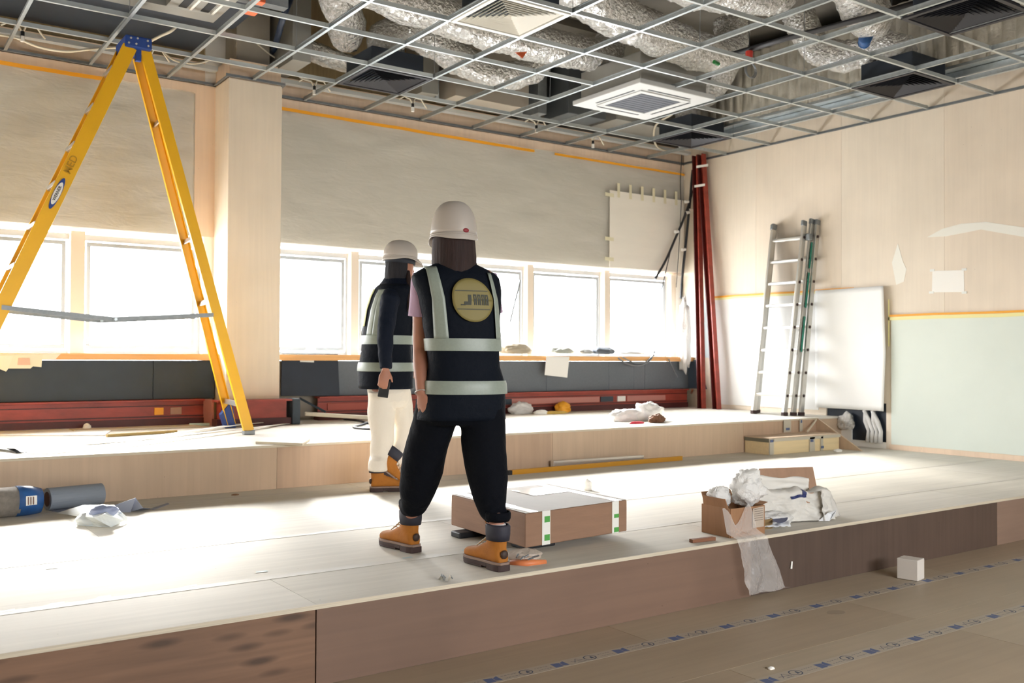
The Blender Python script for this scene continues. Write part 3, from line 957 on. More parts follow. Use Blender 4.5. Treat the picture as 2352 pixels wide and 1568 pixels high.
foil_duct([(3.2, 6.6, 4.72), (3.3, 7.4, 4.5), (3.65, 7.85, 4.3), (3.75, 8.1, 4.25)], .16, 'short silver foil duct hanging right of the column head', 3)
foil_duct([(3.45, 8.75, 4.32), (3.9, 8.72, 4.22), (4.2, 8.7, 4.2)], .1, 'thin silver foil duct low behind the column head', 4)
foil_duct([(4.1, 7.94, 4.06), (4.08, 7.95, 4.25), (4.4, 7.95, 4.36), (5.0, 8.0, 4.2), (5.5, 8.05, 4.16), (5.9, 8.0, 4.35), (6.0, 7.95, 4.70)], .15, 'sagging silver foil duct feeding the black diffuser near the column', 5, amp=.2)
foil_duct([(4.0, 5.2, 4.5), (4.8, 5.3, 4.35), (5.6, 5.5, 4.35), (6.6, 5.5, 4.5), (6.8, 5.5, 4.72)], .2, 'thick silver foil duct at the top edge, right of the white diffuser', 6)
foil_duct([(4.6, 5.85, 4.16), (4.5, 5.9, 4.3), (4.2, 5.9, 4.5), (4.1, 5.9, 4.72)], .15, 'upright silver foil duct on top of the white diffuser', 7)
foil_duct([(5.9, 4.3, 4.5), (6.6, 4.7, 4.3), (7.3, 5.0, 4.25), (7.6, 5.2, 4.5)], .17, 'silver foil duct beside the black cable tray', 8)
foil_duct([(8.0, 5.1, 4.08), (7.95, 5.3, 4.22), (7.85, 5.7, 4.2), (7.7, 5.9, 4.35), (7.6, 6.0, 4.66)], .15, 'bulging silver foil duct feeding the black diffuser by the right wall', 9, amp=.22)
foil_duct([(8.05, 7.95, 4.08), (8.0, 7.9, 4.25), (8.1, 7.6, 4.35), (8.2, 7.4, 4.66)], .13, 'silver foil elbow above the black diffuser in the corner', 10, amp=.22)
foil_duct([(6.7, 3.9, 4.1), (6.9, 4.0, 4.3), (7.3, 4.2, 4.4), (7.6, 4.3, 4.70)], .16, 'silver foil elbow above the black diffuser in the top right corner', 11)
foil_duct([(2.3, 5.4, 4.55), (3.4, 5.6, 4.45), (4.0, 5.2, 4.5)], .2, 'foil duct joining from the left above the white diffuser', 12)
# quilted foil clad duct by right wall
q = setp(empty('quilted_duct', (8.7, 4, 4.1)), 'long rectangular duct in quilted silver foil along the right wall', 'duct')
def qf(u, v):
    y = -1 + 9.6 * u
    z = 4.02 + .75 * v
    return (8.45 - .03 * abs(math.sin(y * 24)) ** .7 + .012 * noise.noise(Vector((y * 6, z * 7, 2))), y, z)
grid_sheet(M(), qf, 760, 16).build('quilted_side', M_foil_rib, q, smooth=True)
M().box(8.46, 8.95, -1, 8.6, 4.02, 4.77).build('duct_core', M_foil_rib, q)
M().box(8.43, 8.96, -1, 8.62, 3.995, 4.02).build('duct_lip', M_galv, q)
# other services above the ceiling near the window wall
def service(name, q, mt, lab, cat, bevel=.004):
    return setp(M().box(*q).build(name, mt, bevel=bevel), lab, cat)
service('sheet_metal_duct', (3.32, 3.5, 8.3, 8.9, 4.0, 4.9), M_duct, 'upright grey sheet metal duct beside the column head', 'duct')
service('sheet_metal_duct', (4.85, 5.05, 8.6, 8.95, 4.02, 4.9), M_duct, 'narrow upright grey duct behind the sagging foil duct', 'duct')
service('sheet_metal_duct', (5.2, 6.15, 8.5, 8.9, 4.02, 4.85), mat('duct_beige', 'A89F92', .6), 'broad beige duct casing near the window wall', 'duct')
service('sheet_metal_duct', (6.28, 6.4, 8.5, 8.9, 4.0, 4.85), M_galv_d, 'slim dark steel duct left of the cassette', 'duct')
service('sheet_metal_duct', (6.55, 7.1, 8.3, 8.75, 4.0, 4.9), mat('duct_dark', '555A5E', .5, .3), 'dark grey duct behind the cassette', 'duct')
service('sheet_metal_duct', (6.75, 8.1, 7.75, 8.2, 4.25, 4.75), mat('duct_pale', 'BCB9AE', .55), 'pale rectangular duct above the cassette', 'duct')
service('sheet_metal_duct', (7.3, 8.35, 8.35, 8.85, 4.05, 4.6), M_duct, 'grey duct near the room corner above the ceiling grid', 'duct')
for i, x in enumerate((4.7, 5.12, 6.22, 6.47)):
    setp(M().tube([(x, 8.75, 4.0), (x, 8.75, 4.95)], .025, 10).build('service_pipe', M_galv_d, smooth=True), ['upright steel pipe just right of the column foil duct', 'upright steel pipe left of the beige duct casing', 'upright steel pipe right of the beige duct casing', 'upright steel pipe left of the dark grey duct'][i], 'pipe')
# black cable tray
ctp = [at(1685, 124, 2, 4.08), at(1800, 90, 2, 4.08), at(2000, 38, 2, 4.08), at(2160, -10, 2, 4.08)]
o = M().tube(ctp, [(.022, .04)] * 4, 8)
setp(o.build('cable_bundle', M_cable_b, smooth=True), 'thick black cable bundle above the grid at upper right', 'cable')
p = at(1721, 118, 2, 4.05)
o = setp(M().tube([p, p + Vector((0, 0, -.06)), p + Vector((.03, .02, -.1))], [.035, .03, .012], 8).build('cable_connector', mat('connector_red', 'C8382A', .5)), 'red connector plug at the end of the black cable bundle', 'connector')
M().tube([p + Vector((0, 0, .03)), p + Vector((0, .02, .85))], .004, 6).build('hanger', M_cable_b, o)
for k in range(3):
    cc = at(1722 + 6 * k, 160, 2, 3.95)
    M().tube([cc + Vector((.07 * math.cos(q_), .02 * k, .07 * math.sin(q_))) for q_ in np.linspace(0, 6.28, 18)], .004, 5).build('wire_loop', M_galv_d, o)
p = at(1985, 97, 2, 4.1)
setp(M().tube([p - Vector((.12, .1, 0)), p], [.06, .05], 12).tube([p, p + Vector((.03, .02, 0))], [.055, .05], 12).build('duct_cap', mat('cap_blue', '2A5C9A', .5), smooth=True), 'blue round cap among the foil ducts at upper right', 'cap')
p = at(1196, 123, 2, 4.02)
setp(M().poly([p + Vector((-.06, 0, 0)), p + Vector((.07, .0, .03)), p + Vector((0.02, 0, -.04))], (0, 1, 0), .004).build('warning_tag', mat('tag_orange', 'F07040', .5)), 'orange triangular tag on the long foil duct', 'tag')
p = at(1640, 142, 2, 3.98)
setp(M().tube([p, p + Vector((.08, .02, 0))], .018, 8).build('cable_clamp', mat('clamp_green', '2C8A48', .5)), 'small green clamp at the foil duct behind the cassette', 'clamp')
for (px, py, n_) in ((592, 2, 0), (575, 26, 1)):
    p = at(px, py, 2, 4.02)
    setp(M().box(p.x - .05, p.x + .05, p.y - .04, p.y + .04, 4.0, 4.05).build('junction_box', mat('tag_orange', 'F07040', .5), bevel=.006), ['orange junction box at the top edge above the column', 'smaller orange junction box just under the top edge above the column'][n_], 'junction box')
# white wiring slung above the window wall
def wire(pts, r, mt, lab, grp=None, name='electric_cable', cat='cable', smooth=True):
    P_ = [Vector(p) for p in pts]
    out = []
    n = len(P_)
    for i in range(n - 1):
        p0, p1, p2, p3 = P_[max(i - 1, 0)], P_[i], P_[i + 1], P_[min(i + 2, n - 1)]
        for j in range(6):
            t = j / 6
            out.append(.5 * ((2 * p1) + (p2 - p0) * t + (2 * p0 - 5 * p1 + 4 * p2 - p3) * t * t + (3 * p1 - p0 - 3 * p2 + p3) * t ** 3))
    out.append(P_[-1])
    return setp(M().tube(out, r, 7).build(name, mt, smooth=True), lab, cat, grp)
W = lambda px, py, y=8.75: at(px, py, 1, y)
wire([W(-40, 75), W(0, 80), W(40, 88), W(90, 108), W(150, 118), W(200, 114), W(250, 110), W(300, 108, 8.6)], .011, M_cable, 'thick cream cable sagging behind the yellow ladder top')
wire([at(345, 95, 2, 4.05), at(370, 82, 2, 4.02), at(392, 72, 2, 4.02), at(408, 58, 2, 4.08)], .012, M_cable, 'cream cable looping down beside the ladder top from the black duct')
wire([W(370, 115), W(400, 138), W(440, 146), W(470, 142), W(490, 133)], .009, M_cable, 'cream cable sagging left of the column head')
wire([W(590, 100), W(620, 125), W(660, 150), W(690, 178), W(712, 186)], .008, M_cable, 'cream cable dropping diagonally right of the column head')
cl_spots = [(52, 75), (345, 130), (722, 200), (948, 240), (1232, 290), (1362, 325)]
for i, (px, py) in enumerate(cl_spots):
    b_ = W(px, py)
    d = setp(empty('downlight_lead', tuple(b_)), ['cream cable loop with black plug at the left picture edge', 'cream cable end with black plug right of the ladder top', 'cream cable loop with black plug just right of the column', 'cream cable loop with black plug under the black diffuser near the column', 'cream cable loop with black plug above the middle of the long plastic sheet', 'cream cable end with black plug above the white card'][i], 'cable', 'cable loops over the window wall')
    M().tube([b_ + Vector((-.16, 0, .03)), b_ + Vector((-.1, 0, .07)), b_ + Vector((-.03, 0, .05)), b_], .008, 7).build('lead', M_cable, d, smooth=True)
    M().tube([b_, b_ + Vector((.03, 0, .07)), b_ + Vector((.1, 0, .07)), b_ + Vector((.17, 0, -.02))], .008, 7).build('lead', M_cable, d, smooth=True)
    M().tube([b_ + Vector((0, 0, .01)), b_ + Vector((0, 0, -.03))], .015, 8).build('plug', M_black, d)
    M().tube([b_ + Vector((0, 0, -.03)), b_ + Vector((0, 0, -.075))], .018, 8).build('plug_body', M_white, d)
wire([at(1545, 262, 2, 4.1), at(1505, 290, 2, 4.05), at(1508, 335, 2, 3.95), at(1545, 348, 2, 3.92), at(1570, 335, 2, 3.93)], .012, M_cable, 'cream cable curving down beside the corner diffuser')
wire([at(610, 150, 2, 4.3), at(630, 110, 2, 4.2), at(650, 40, 2, 4.3), at(668, -5, 2, 4.5)], .03, mat('blue_black_hose', '1E2C44', .4), 'dark blue hose rising right of the column head', cat='hose', name='hose')

# ================================================================== CORNER: red steels and cables
def steel(b, t, w_, lab):
    s = setp(empty('steel_upright', tuple(b)), lab, 'steel upright', 'red steels leaning in the corner')
    b, t = Vector(b), Vector(t)
    M().bar(b, t, .012, w_, (1, 0, 0)).build('web', M_red, s)
    for sg in (-1, 1):
        dy = Vector((0, sg * (w_ / 2), 0))
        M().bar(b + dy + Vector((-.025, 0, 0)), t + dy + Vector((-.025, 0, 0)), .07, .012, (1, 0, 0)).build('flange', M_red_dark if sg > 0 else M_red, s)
    return s
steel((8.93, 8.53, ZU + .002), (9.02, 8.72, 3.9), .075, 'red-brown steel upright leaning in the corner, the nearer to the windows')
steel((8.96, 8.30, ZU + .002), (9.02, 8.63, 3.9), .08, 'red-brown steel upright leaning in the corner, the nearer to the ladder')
o = setp(crumple('plastic_wrap', (8.9, 8.83, 1.05), (.07, .08, .5), M_bag_w, 12, amp=.45, flat=False), 'white plastic wrap hanging down beside the red steels', 'plastic')
for (px, py, w_) in ((1613, 380, 26), (1607, 425, 24)):
    a, b = at(px - w_ / 2, py + 3, 0, 8.9), at(px + w_ / 2, py - 1, 0, 8.9)
    setp(M().bar(a, b, .03, .006).build('tie_strap', M_white), 'white strap round the red steel, %s' % ('the upper of two' if py < 400 else 'the lower of two'), 'strap')
Y8 = 8.9
wire([at(1600, 350, 1, Y8), at(1594, 395, 1, Y8), at(1592, 430, 1, Y8), at(1575, 490, 1, Y8), at(1550, 550, 1, Y8), at(1528, 600, 1, Y8), at(1505, 640, 1, Y8)], .016, M_cable_b, 'black cable bundle slanting from the corner towards the window')
wire([at(1597, 350, 1, Y8), at(1590, 400, 1, Y8), at(1584, 470, 1, Y8), at(1575, 560, 1, Y8), at(1568, 625, 1, Y8), at(1564, 685, 1, Y8)], .017, M_cable_b, 'black cable bundle hanging straight down beside the red steel')
wire([at(1543, 565, 1, Y8), at(1530, 620, 1, Y8), at(1515, 690, 1, Y8), at(1508, 760, 1, Y8), at(1502, 818, 1, Y8)], .006, M_cable_b, 'thin dark wire hanging in front of the last window')
wire([at(1566, 355, 1, 9.0), at(1563, 420, 1, 9.0), at(1566, 520, 1, 9.0), at(1568, 570, 1, 9.0)], .006, M_cable_b, 'thin dark wire running down the room corner')
wire([at(1565, 460, 1, Y8), at(1560, 560, 1, Y8), at(1553, 660, 1, Y8)], .005, M_cable_b, 'thin wire between the two black cable bundles')
for i, (px, py) in enumerate(((1577, 463), (1554, 532), (1586, 482), (1570, 573), (1579, 488))):
    c_ = at(px, py, 1, Y8 - .005)
    setp(M().tube([c_ + Vector((-.03, 0, -.004)), c_ + Vector((.03, 0, .004))], .02, 8).build('cable_tie', M_white), ['white cable tie high on the slanting black bundle', 'white cable tie halfway down the slanting black bundle', 'white cable tie high on the straight black bundle', 'white cable tie low on the straight black bundle', 'second white cable tie on the straight black bundle'][i], 'cable tie', 'cable ties on the corner cables')
wire([at(1590, 895, 1, 8.8), at(1583, 925, 2, ZU + .03), at(1590, 930, 2, ZU + .02)], .015, mat('copper', 'C07858', .4, .5), 'short copper pipe offcut on the platform in the corner', name='copper_pipe', cat='pipe')

# ================================================================== THINGS ON THE SILL
def S(px, py, y=8.93):
    return at(px, py, 1, y)
setp(crumple('dust_sheet', S(1188, 812) + Vector((0, .03, 0)), (.22, .08, .075), mat('dust_sheet', 'B0A590', .8, bump=(30, .5)), 21), 'crumpled beige dust sheet on the window sill beside the woman', 'cloth')
setp(crumple('plastic_bundle', S(1290, 812), (.17, .07, .05), mat('grey_plastic', 'AEB2A8', .5, bump=(30, .5)), 22), 'grey-green plastic bundle on the sill above the hanging sheet', 'plastic')
setp(crumple('rag', S(1345, 813), (.1, .06, .04), mat('rag_grey', '9A9C98', .7), 23), 'small grey rag on the sill between the two bundles', 'rag')
setp(crumple('tool_pouch', S(1385, 813), (.16, .07, .055), mat('pouch', '5C646C', .7, bump=(30, .4)), 24), 'dark grey tool pouch on the sill by the second last mullion', 'pouch')
setp(crumple('plastic_bundle', S(1450, 814), (.2, .06, .03), mat('white_bundle', 'DADDDD', .5, bump=(30, .4)), 25), 'flat white plastic bundle on the sill near the corner', 'plastic')
wire([S(1420, 822, 8.84), S(1440, 835, 8.83), S(1468, 840, 8.83), S(1492, 828, 8.84), S(1502, 812, 8.86)], .009, M_galv_d, 'coil of grey wire hanging over the sill near the corner')
wire([S(1430, 820, 8.84), S(1455, 832, 8.83), S(1480, 832, 8.83), S(1498, 818, 8.85)], .007, M_galv_d, 'second loop of grey wire hanging over the sill near the corner')
wire([S(1536, 824, 8.84), S(1545, 845, 8.84), S(1556, 866, 8.84)], .008, M_galv_d, 'short grey cable end hanging below the sill at the corner')
o = M().slab([S(1255, 818, 8.84), S(1308, 819, 8.84), S(1303, 867, 8.80), S(1251, 861, 8.80)], (0, 1, 0), .003).build('paper_sheet', M_paper)
setp(o, 'white paper sheet hanging over the sill below the grey-green bundle', 'paper')
for i, q in enumerate((((-30, 812), (140, 812), (128, 824), (95, 826), (-30, 826)), ((-30, 814), (98, 814), (95, 843), (76, 841), (70, 846), (-30, 846)), ((-30, 816), (30, 816), (20, 845), (14, 853), (-4, 846), (-30, 840)))):
    y = 8.845 - i * .006
    setp(M().poly([S(px, py, y) for px, py in q], (0, 1, 0), .003).build('paper_sheet', mat('paper_%d' % i, ('EDEBDC', 'E4E6D6', 'E9EADC')[i], .7)), ['uppermost cream paper sheet over the left sill end', 'middle cream paper sheet over the left sill, with a pinkish stamp', 'short cream paper sheet hanging at the left picture edge'][i], 'paper')
o = M().slab([S(42, 822, 8.835), S(68, 822, 8.835), S(70, 838, 8.835), S(40, 838, 8.835)], (0, -1, 0), .001).build('stamp', mat('stamp', 'D8B8A8', .7))
o.parent = [x for x in D.objects if x.get('label', '').startswith('middle cream')][0]
setp(M().box(*(lambda a: (a.x - .035, a.x + .035, 9.0, 9.03, a.z - .07, a.z + .07))(at(499, 846, 1, 9.0))).build('wall_socket', mat('socket_grey', '9AA4AC', .5), bevel=.004), 'small grey wall socket beside the column, above the channel', 'socket')

# ================================================================== YELLOW STEPLADDER
ld = setp(empty('step_ladder', (1.7, 7.95, ZU)), 'tall yellow fibreglass stepladder standing open on the upper platform', 'ladder')
def rail(a, b, w_, t, side):
    """channel section: web plus two flanges"""
    a, b = Vector(a), Vector(b)
    d = (b - a).normalized()
    sd = Vector(side)
    sd = (sd - d * sd.dot(d)).normalized()
    nrm = d.cross(sd)
    m_ = M()
    m_.bar(a, b, w_, .006, sd)
    s = 1 if nrm.y > 0 else -1
    if a.y > 7.95: s = -s
    for q_ in (-1, 1):
        o_ = sd * (w_ / 2 - .003) * q_ + nrm * s * t / 2
        m_.bar(a + o_, b + o_, .006, t, sd)
    return m_
near_y, far_y = 7.56, 8.36
tz = 3.68
FR = {'n': ((.50, near_y, ZU + .03), (1.775, 7.76, tz)), 'f': ((.50, 8.04, ZU + .03), (1.775, 8.04, tz))}
RE = {'n': ((2.685, near_y, ZU + .03), (1.895, 7.78, tz)), 'f': ((2.80, far_y, ZU + .03), (1.895, 8.04, tz))}
rail(*FR['n'], .105, .035, (1, 0, 0)).build('front_rail', M_yellow, ld, bevel=.002)
rail(*FR['f'], .105, .035, (1, 0, 0)).build('front_rail', M_yellow, ld, bevel=.002)
rail(*RE['n'], .082, .032, (1, 0, 0)).build('rear_rail', M_yellow, ld, bevel=.002)
rail(*RE['f'], .075, .032, (1, 0, 0)).build('rear_rail', M_yellow, ld, bevel=.002)
def lerp(a, b, t):
    return Vector(a).lerp(Vector(b), t)
for k in range(9):
    t = (k + 1) / 9.6
    a, b = lerp(*FR['n'], t), lerp(*FR['f'], t)
    M().box(a.x - .06, a.x + .05, a.y + .002, b.y - .002, a.z - .015, a.z + .015).build('tread', M_alu, ld, bevel=.003)
for t in (.07, .35, .52, .83):
    a, b = lerp(*RE['n'], t), lerp(*RE['f'], t)
    M().bar(a, b, .045, .012, (.25, 0, 1)).build('rear_brace', M_alu_bright, ld, bevel=.002)
# cap
M().box(1.735, 1.935, 7.735, 8.07, tz - .01, tz + .085).build('top_cap', M_blue, ld, bevel=.012)
for (dx, dz) in ((-.06, .05), (-.01, .055), (-.075, .01), (-.02, .01), (.07, .01), (.065, .05)):
    M().tube([(1.835 + dx, 7.728, tz + dz + .01), (1.835 + dx, 7.736, tz + dz + .01)], .008, 8).build('rivet', M_alu_bright, ld)
M().box(1.82, 1.86, 7.76, 7.8, tz - .10, tz - .0).build('hinge_bracket', M_blue, ld)
# spreader bars
for y in (near_y + .06, 8.1):
    a, b, c_ = Vector((.895, y, 1.61)), Vector((1.66, y, 1.545)), Vector((2.40, y, 1.60))
    M().bar(a, b, .032, .006).build('spreader_bar', M_galv_d, ld)
    M().bar(b + Vector((-.02, -.008, 0)), c_ + Vector((0, -.008, 0)), .032, .006).build('spreader_bar', M_galv_d, ld)
    M().tube([b + Vector((0, -.02, 0)), b + Vector((0, .01, 0))], .012, 8).build('spreader_pivot', M_galv, ld)
M().slab([(2.74, far_y - .03, ZU + .002), (2.84, far_y - .03, ZU + .002), (2.80, far_y - .03, ZU + .25), (2.70, far_y - .03, ZU + .12)], (0, 1, 0), .06).build('foot_boot', M_blue, ld, bevel=.004)
for q_ in (RE['n'][0], FR['n'][0], FR['f'][0]):
    M().box(q_[0] - .045, q_[0] + .045, q_[1] - .01, q_[1] + .05, ZU + .001, ZU + .034).build('rubber_foot', M_galv_d, ld, bevel=.004)
# label and handwriting on near front rail
fa, fb = Vector(FR['n'][0]), Vector(FR['n'][1])
fd = (fb - fa).normalized()
yd = Vector((0, 0, 1)).cross(fd)
def onrail(px, py):
    p = at(px, py, 1, near_y)
    t = (p - fa).dot(fd)
    y = (fa + fd * t).y
    return at(px, py, 1, y - .006)
lc = onrail(131, 444)
rs = Vector((1, 0, 0)) - fd * fd.x
rs.normalize()
def oval(rx, rl, off):
    n_ = rs.cross(fd)
    if n_.y > 0: n_ = -n_
    return M().poly([lc + rs * rx * math.cos(q_) + fd * rl * math.sin(q_) + n_ * off for q_ in np.linspace(0, 2 * math.pi, 32)[:-1]], n_, .0012)
lb = oval(.026, .13, .001).build('maker_label', M_blue, ld)
n_ = rs.cross(fd)
if n_.y > 0: n_ = -n_
M().poly([lc + rs * .0235 * math.cos(q_) * 1.0 + fd * .092 * math.sin(q_) + n_ * .0025 for q_ in np.linspace(0, 2 * math.pi, 32)[:-1]], n_, .0008).build('label_face', M_white, lb)
text('lettering', 'WERNER', .03, M_black, lc + n_ * .004, fd, n_.cross(fd), lb)
p = onrail(163, 378)
text('handwriting', 'MED', .075, mat('faded_pen', 'B88A10', .6), p + n_ * .002, fd, n_.cross(fd), ld)

# ================================================================== ALUMINIUM LADDER
al = setp(empty('extension_ladder', (8.65, 7.15, ZU)), 'three-section aluminium extension ladder leaning on the right wall', 'ladder')
def stile(m_, a, b):
    a, b = Vector(a), Vector(b)
    m_.bar(a, b, .03, .065, (0, 1, 0))
    return m_
secs = [(8.60, 8.965, 6.98, 7.42, 2.83), (8.69, 9.04, 6.93, 7.47, 2.85), (8.775, 9.085, 6.89, 7.52, 2.84)]
for si, (xb, xt, y0, y1, zt) in enumerate(secs):
    for y in (y0, y1):
        stile(M(), (xb, y, ZU + .03), (xt - .02, y, zt - .02)).build('stile', M_alu_bright if (si == 0) else M_alu, al, bevel=.004)
        M().bar((xb, y, ZU + .001), (xb + .002, y, ZU + .04), .036, .075, (0, 1, 0)).build('rubber_foot', M_sole, al)
        M().bar((xt - .03, y, zt - .04), (xt - .02, y, zt + .02), .036, .07, (0, 1, 0)).build('end_plug', M_galv_d, al, bevel=.006)
    for k in range(8):
        t = (k + .75) / 8.35
        a = Vector((xb, y0, ZU + .03)).lerp(Vector((xt - .02, y0, zt - .02)), t)
        b = Vector((a.x, y1, a.z))
        M().bar(a, b, .03, .03, (0, 0, 1)).build('rung', M_alu_bright, al, bevel=.005)
        M().tube([(a.x, y0 - .017, a.z), (a.x, y0 - .022, a.z)], .017, 8).build('rung_plug', M_sole, al)
for (z0, z1) in ((1.35, 1.75), (1.85, 2.25), (2.3, 2.6)):
    f_ = lambda z: Vector(((8.69 + (9.02 - 8.69) * (z - ZU) / 2.2), 6.905, z))
    M().bar(f_(z0), f_(z1), .03, .003, (1, 0, 0)).build('label_strip', M_green, al)
M().box(8.93, 9.0, 6.9, 6.96, 2.62, 2.7).build('bracket', M_galv_d, al, bevel=.01)

# ================================================================== ON UPPER PLATFORM
def U(px, py, h=0):
    p = at(px, py, 2, ZU + h)
    if p.y > 8.76:
        p = at(px, py, 1, 8.76)
        p.z = ZU + h
    return p
def board(name, pts, t, mt, lab, cat, h=0, base=ZU):
    return setp(M().poly([at(px, py, 2, base + h) for px, py in pts], (0, 0, 1), t).build(name, mt, bevel=.001), lab, cat)
def strip(name, pts, w_, t, mt, lab, cat, arch=0):
    """long thin flexible strip lying on the platform, arching up between its ends"""
    pp = [U(*p) for p in pts]
    out = []
    n = len(pp)
    for i in range(n - 1):
        for j in range(10):
            out.append(pp[i].lerp(pp[i + 1], j / 10))
    out.append(pp[-1])
    m_ = M()
    rings = []
    N_ = len(out)
    for i, p in enumerate(out):
        d = (out[min(i + 1, N_ - 1)] - out[max(0, i - 1)]).normalized()
        s_ = Vector((-d.y, d.x, 0)) * w_ / 2
        z = Vector((0, 0, arch * math.sin(math.pi * i / (N_ - 1)) + .001))
        rings.append([p - s_ + z, p + s_ + z, p + s_ + z + Vector((0, 0, t)), p - s_ + z + Vector((0, 0, t))])
    m_.loft(rings)
    return setp(m_.build(name, mt), lab, cat)
M_beading = mat('white_beading', 'E6E6DE', .4)
strip('trim_strip', [(-60, 1034), (0, 1034), (50, 1040), (110, 1040), (300, 1024), (480, 1001), (600, 985), (690, 965)], .05, .004, M_beading, 'long bendy white trim strip, nearest the platform edge', 'trim strip', .035)
strip('trim_strip', [(200, 1022), (380, 1005), (520, 988), (610, 975), (650, 968)], .045, .004, M_beading, 'white trim strip running under the ladder foot', 'trim strip', .03)
strip('trim_strip', [(300, 1012), (470, 990), (600, 972), (690, 962)], .04, .004, M_beading, 'white trim strip farthest from the platform edge, passing between the ladder feet', 'trim strip', .02)
strip('trim_strip', [(-60, 1028), (0, 1031), (28, 1036), (50, 1040)], .07, .004, M_black, 'short black strip end at the left picture edge', 'trim strip', .02)
setp(M().bar(U(245, 1000, .012), U(405, 990, .012), .02, .03).build('timber_batten', mat('batten', 'B39A5E', .6)), 'thin timber batten lying left of the yellow ladder', 'batten')
board('plywood_offcut', [(587, 1019), (695, 1023), (712, 1012), (607, 1010)], .018, M_edge, 'plywood offcut on the platform edge near the ladder foot', 'board', 0)
setp(M().box(1.55, 2.6, 8.56, 8.78, ZU + .001, ZU + .013).build('plywood_offcut', M_edge), 'flat plywood strip by the left steel channel', 'board')
board('white_sheet', [(-20, 1000), (240, 1001), (255, 990), (230, 984), (-20, 986)], .008, M_plaster_w, 'thin white sheet lying flat at the left of the upper platform', 'board')
o = setp(M().bar(at(700, 950, 1, 8.55), at(905, 962, 1, 8.25), .035, .075).build('timber_plank', M_edge, bevel=.006), 'pale timber plank lying behind the two people', 'plank')
setp(M().bar(at(688, 914, 1, 8.75), at(748, 946, 1, 8.6), .02, .02).build('metal_rod', M_dark_panel), 'dark metal rod leaning down from the navy board', 'rod')
wire([U(790, 957, .01), U(825, 966, .01), U(850, 972, .01), U(860, 965, .01), U(830, 975, .01), U(812, 981, .01), U(850, 985, .01), U(905, 983, .01)], .01, M_cable_b, 'thin dark cable curling on the platform behind the man')
setp(crumple('paper_cup', U(200, 975), (.03, .03, .035), M_paper, 31), 'small white crumpled lump in front of the left steel channel', 'scrap')
setp(M().tube([U(435, 972, .012), U(488, 974, .012)], .014, 8).build('sealant_tube', mat('teal_white', 'BFDAD8', .5), smooth=True), 'small white and teal tube left of the blue ladder foot', 'tube')
setp(crumple('plastic_bag', U(1197, 950), (.14, .08, .08), M_bag_w, 33, amp=.5), 'white plastic bag on the platform right of the woman', 'bag')
setp(crumple('paper_scrap', U(1243, 951), (.09, .05, .03), M_paper, 34), 'flat white scrap between the plastic bag and the yellow bag', 'scrap')
o = setp(crumple('yellow_bag', U(1293, 946), (.1, .07, .075), mat('orange_yellow', 'F0A828', .5, bump=(20, .5)), 35), 'orange-yellow bag on the platform in front of the steel channel', 'bag')
setp(crumple('yellow_scrap', U(1275, 950), (.16, .05, .02), mat('dull_yellow', 'CDAA50', .6), 36), 'dull yellow scrap lying around the orange-yellow bag', 'scrap')
o = setp(empty('rubbish_pile', tuple(U(1475, 965))), 'pile of mixed rubbish in clear plastic near the platform edge', 'rubbish')
crumple('plastic_wrap', U(1490, 965), (.16, .12, .12), M_bag_w, 37, o, amp=.45)
crumple('plastic_wrap', U(1440, 966), (.2, .1, .08), mat('rubbish_white', 'EDECEA', .5, bump=(20, .6)), 38, o, amp=.4)
crumple('brown_debris', U(1510, 970), (.09, .05, .05), mat('rubbish_brown', '6E4A34', .8, var=(40, .4)), 39, o, amp=.6)
crumple('red_wrapper', U(1462, 973), (.09, .025, .015), mat('rubbish_red', 'D83A50', .5), 40, o)
crumple('blue_wrapper', U(1478, 964), (.05, .04, .05), mat('rubbish_blue', '9AB8D8', .5), 41, o)

# ================================================================== ON MIDDLE PLATFORM
def G(px, py, h=0):
    return at(px, py, 2, ZM + h)
# spirit level and alu profile
a, b = G(1174, 1086, .015), G(1565, 1053, .015)
sl = setp(M().bar(a, b, .05, .03, (0, 0, 1)).build('spirit_level', mat('level_yellow', 'C28A20', .4)), 'long yellow straightedge lying in front of the upper riser', 'straightedge')
M().bar(a + (a - b).normalized() * .04, a, .045, .034, (0, 0, 1)).build('end_cap', M_black, sl)
setp(M().bar(G(1268, 1066, .035), G(1475, 1052, .035), .06, .05, (0, 0, 1)).build('aluminium_profile', M_alu_bright, bevel=.002), 'short aluminium profile lying behind the yellow straightedge', 'metal profile')
# rolls at left
r0, r1 = Vector((1.02, 6.44, ZM + .07)), Vector((1.345, 6.505, ZM + .07))
rl = setp(empty('grey_roll', tuple((r0 + r1) / 2)), 'grey cylindrical roll lying against the upper riser at the left', 'roll')
M().tube([r0, r1], .068, 28).build('roll_body', mat('grey_roll', '8B94A0', .6), rl, smooth=False)
M().tube([r0 - Vector((.004, .001, 0)), r0 + Vector((.002, 0, 0))], .045, 20).build('roll_core', mat('roll_core', '4A2E28', .8), rl)
b0, b1, b2 = Vector((.62, 6.30, ZM + .088)), Vector((.84, 6.33, ZM + .088)), Vector((.965, 6.35, ZM + .08))
rb = setp(empty('wrapped_roll', tuple(b1)), 'grey roll with a blue wrapper and white label at the left picture edge', 'roll')
M().tube([b0 - Vector((.3, .04, 0)), b0, b1], [.08, .088, .088], 24, jit=.05).build('roll_body', mat('felt_grey', '857E76', .9, var=(40, .15)), rb, smooth=True)
M().tube([b1 - Vector((.01, 0, 0)), b1.lerp(b2, .5), b2], [.091, .088, .075], 24, jit=.05).build('wrapper', mat('wrapper_blue', '2C5C9A', .4, var=(10, .3)), rb, smooth=True)
M().slab([b1 + Vector((.035, -.087, -.02)), b1 + Vector((.095, -.082, -.018)), b1 + Vector((.095, -.078, .035)), b1 + Vector((.035, -.083, .035))], (0, -1, 0), .003).build('label', M_white, rb)
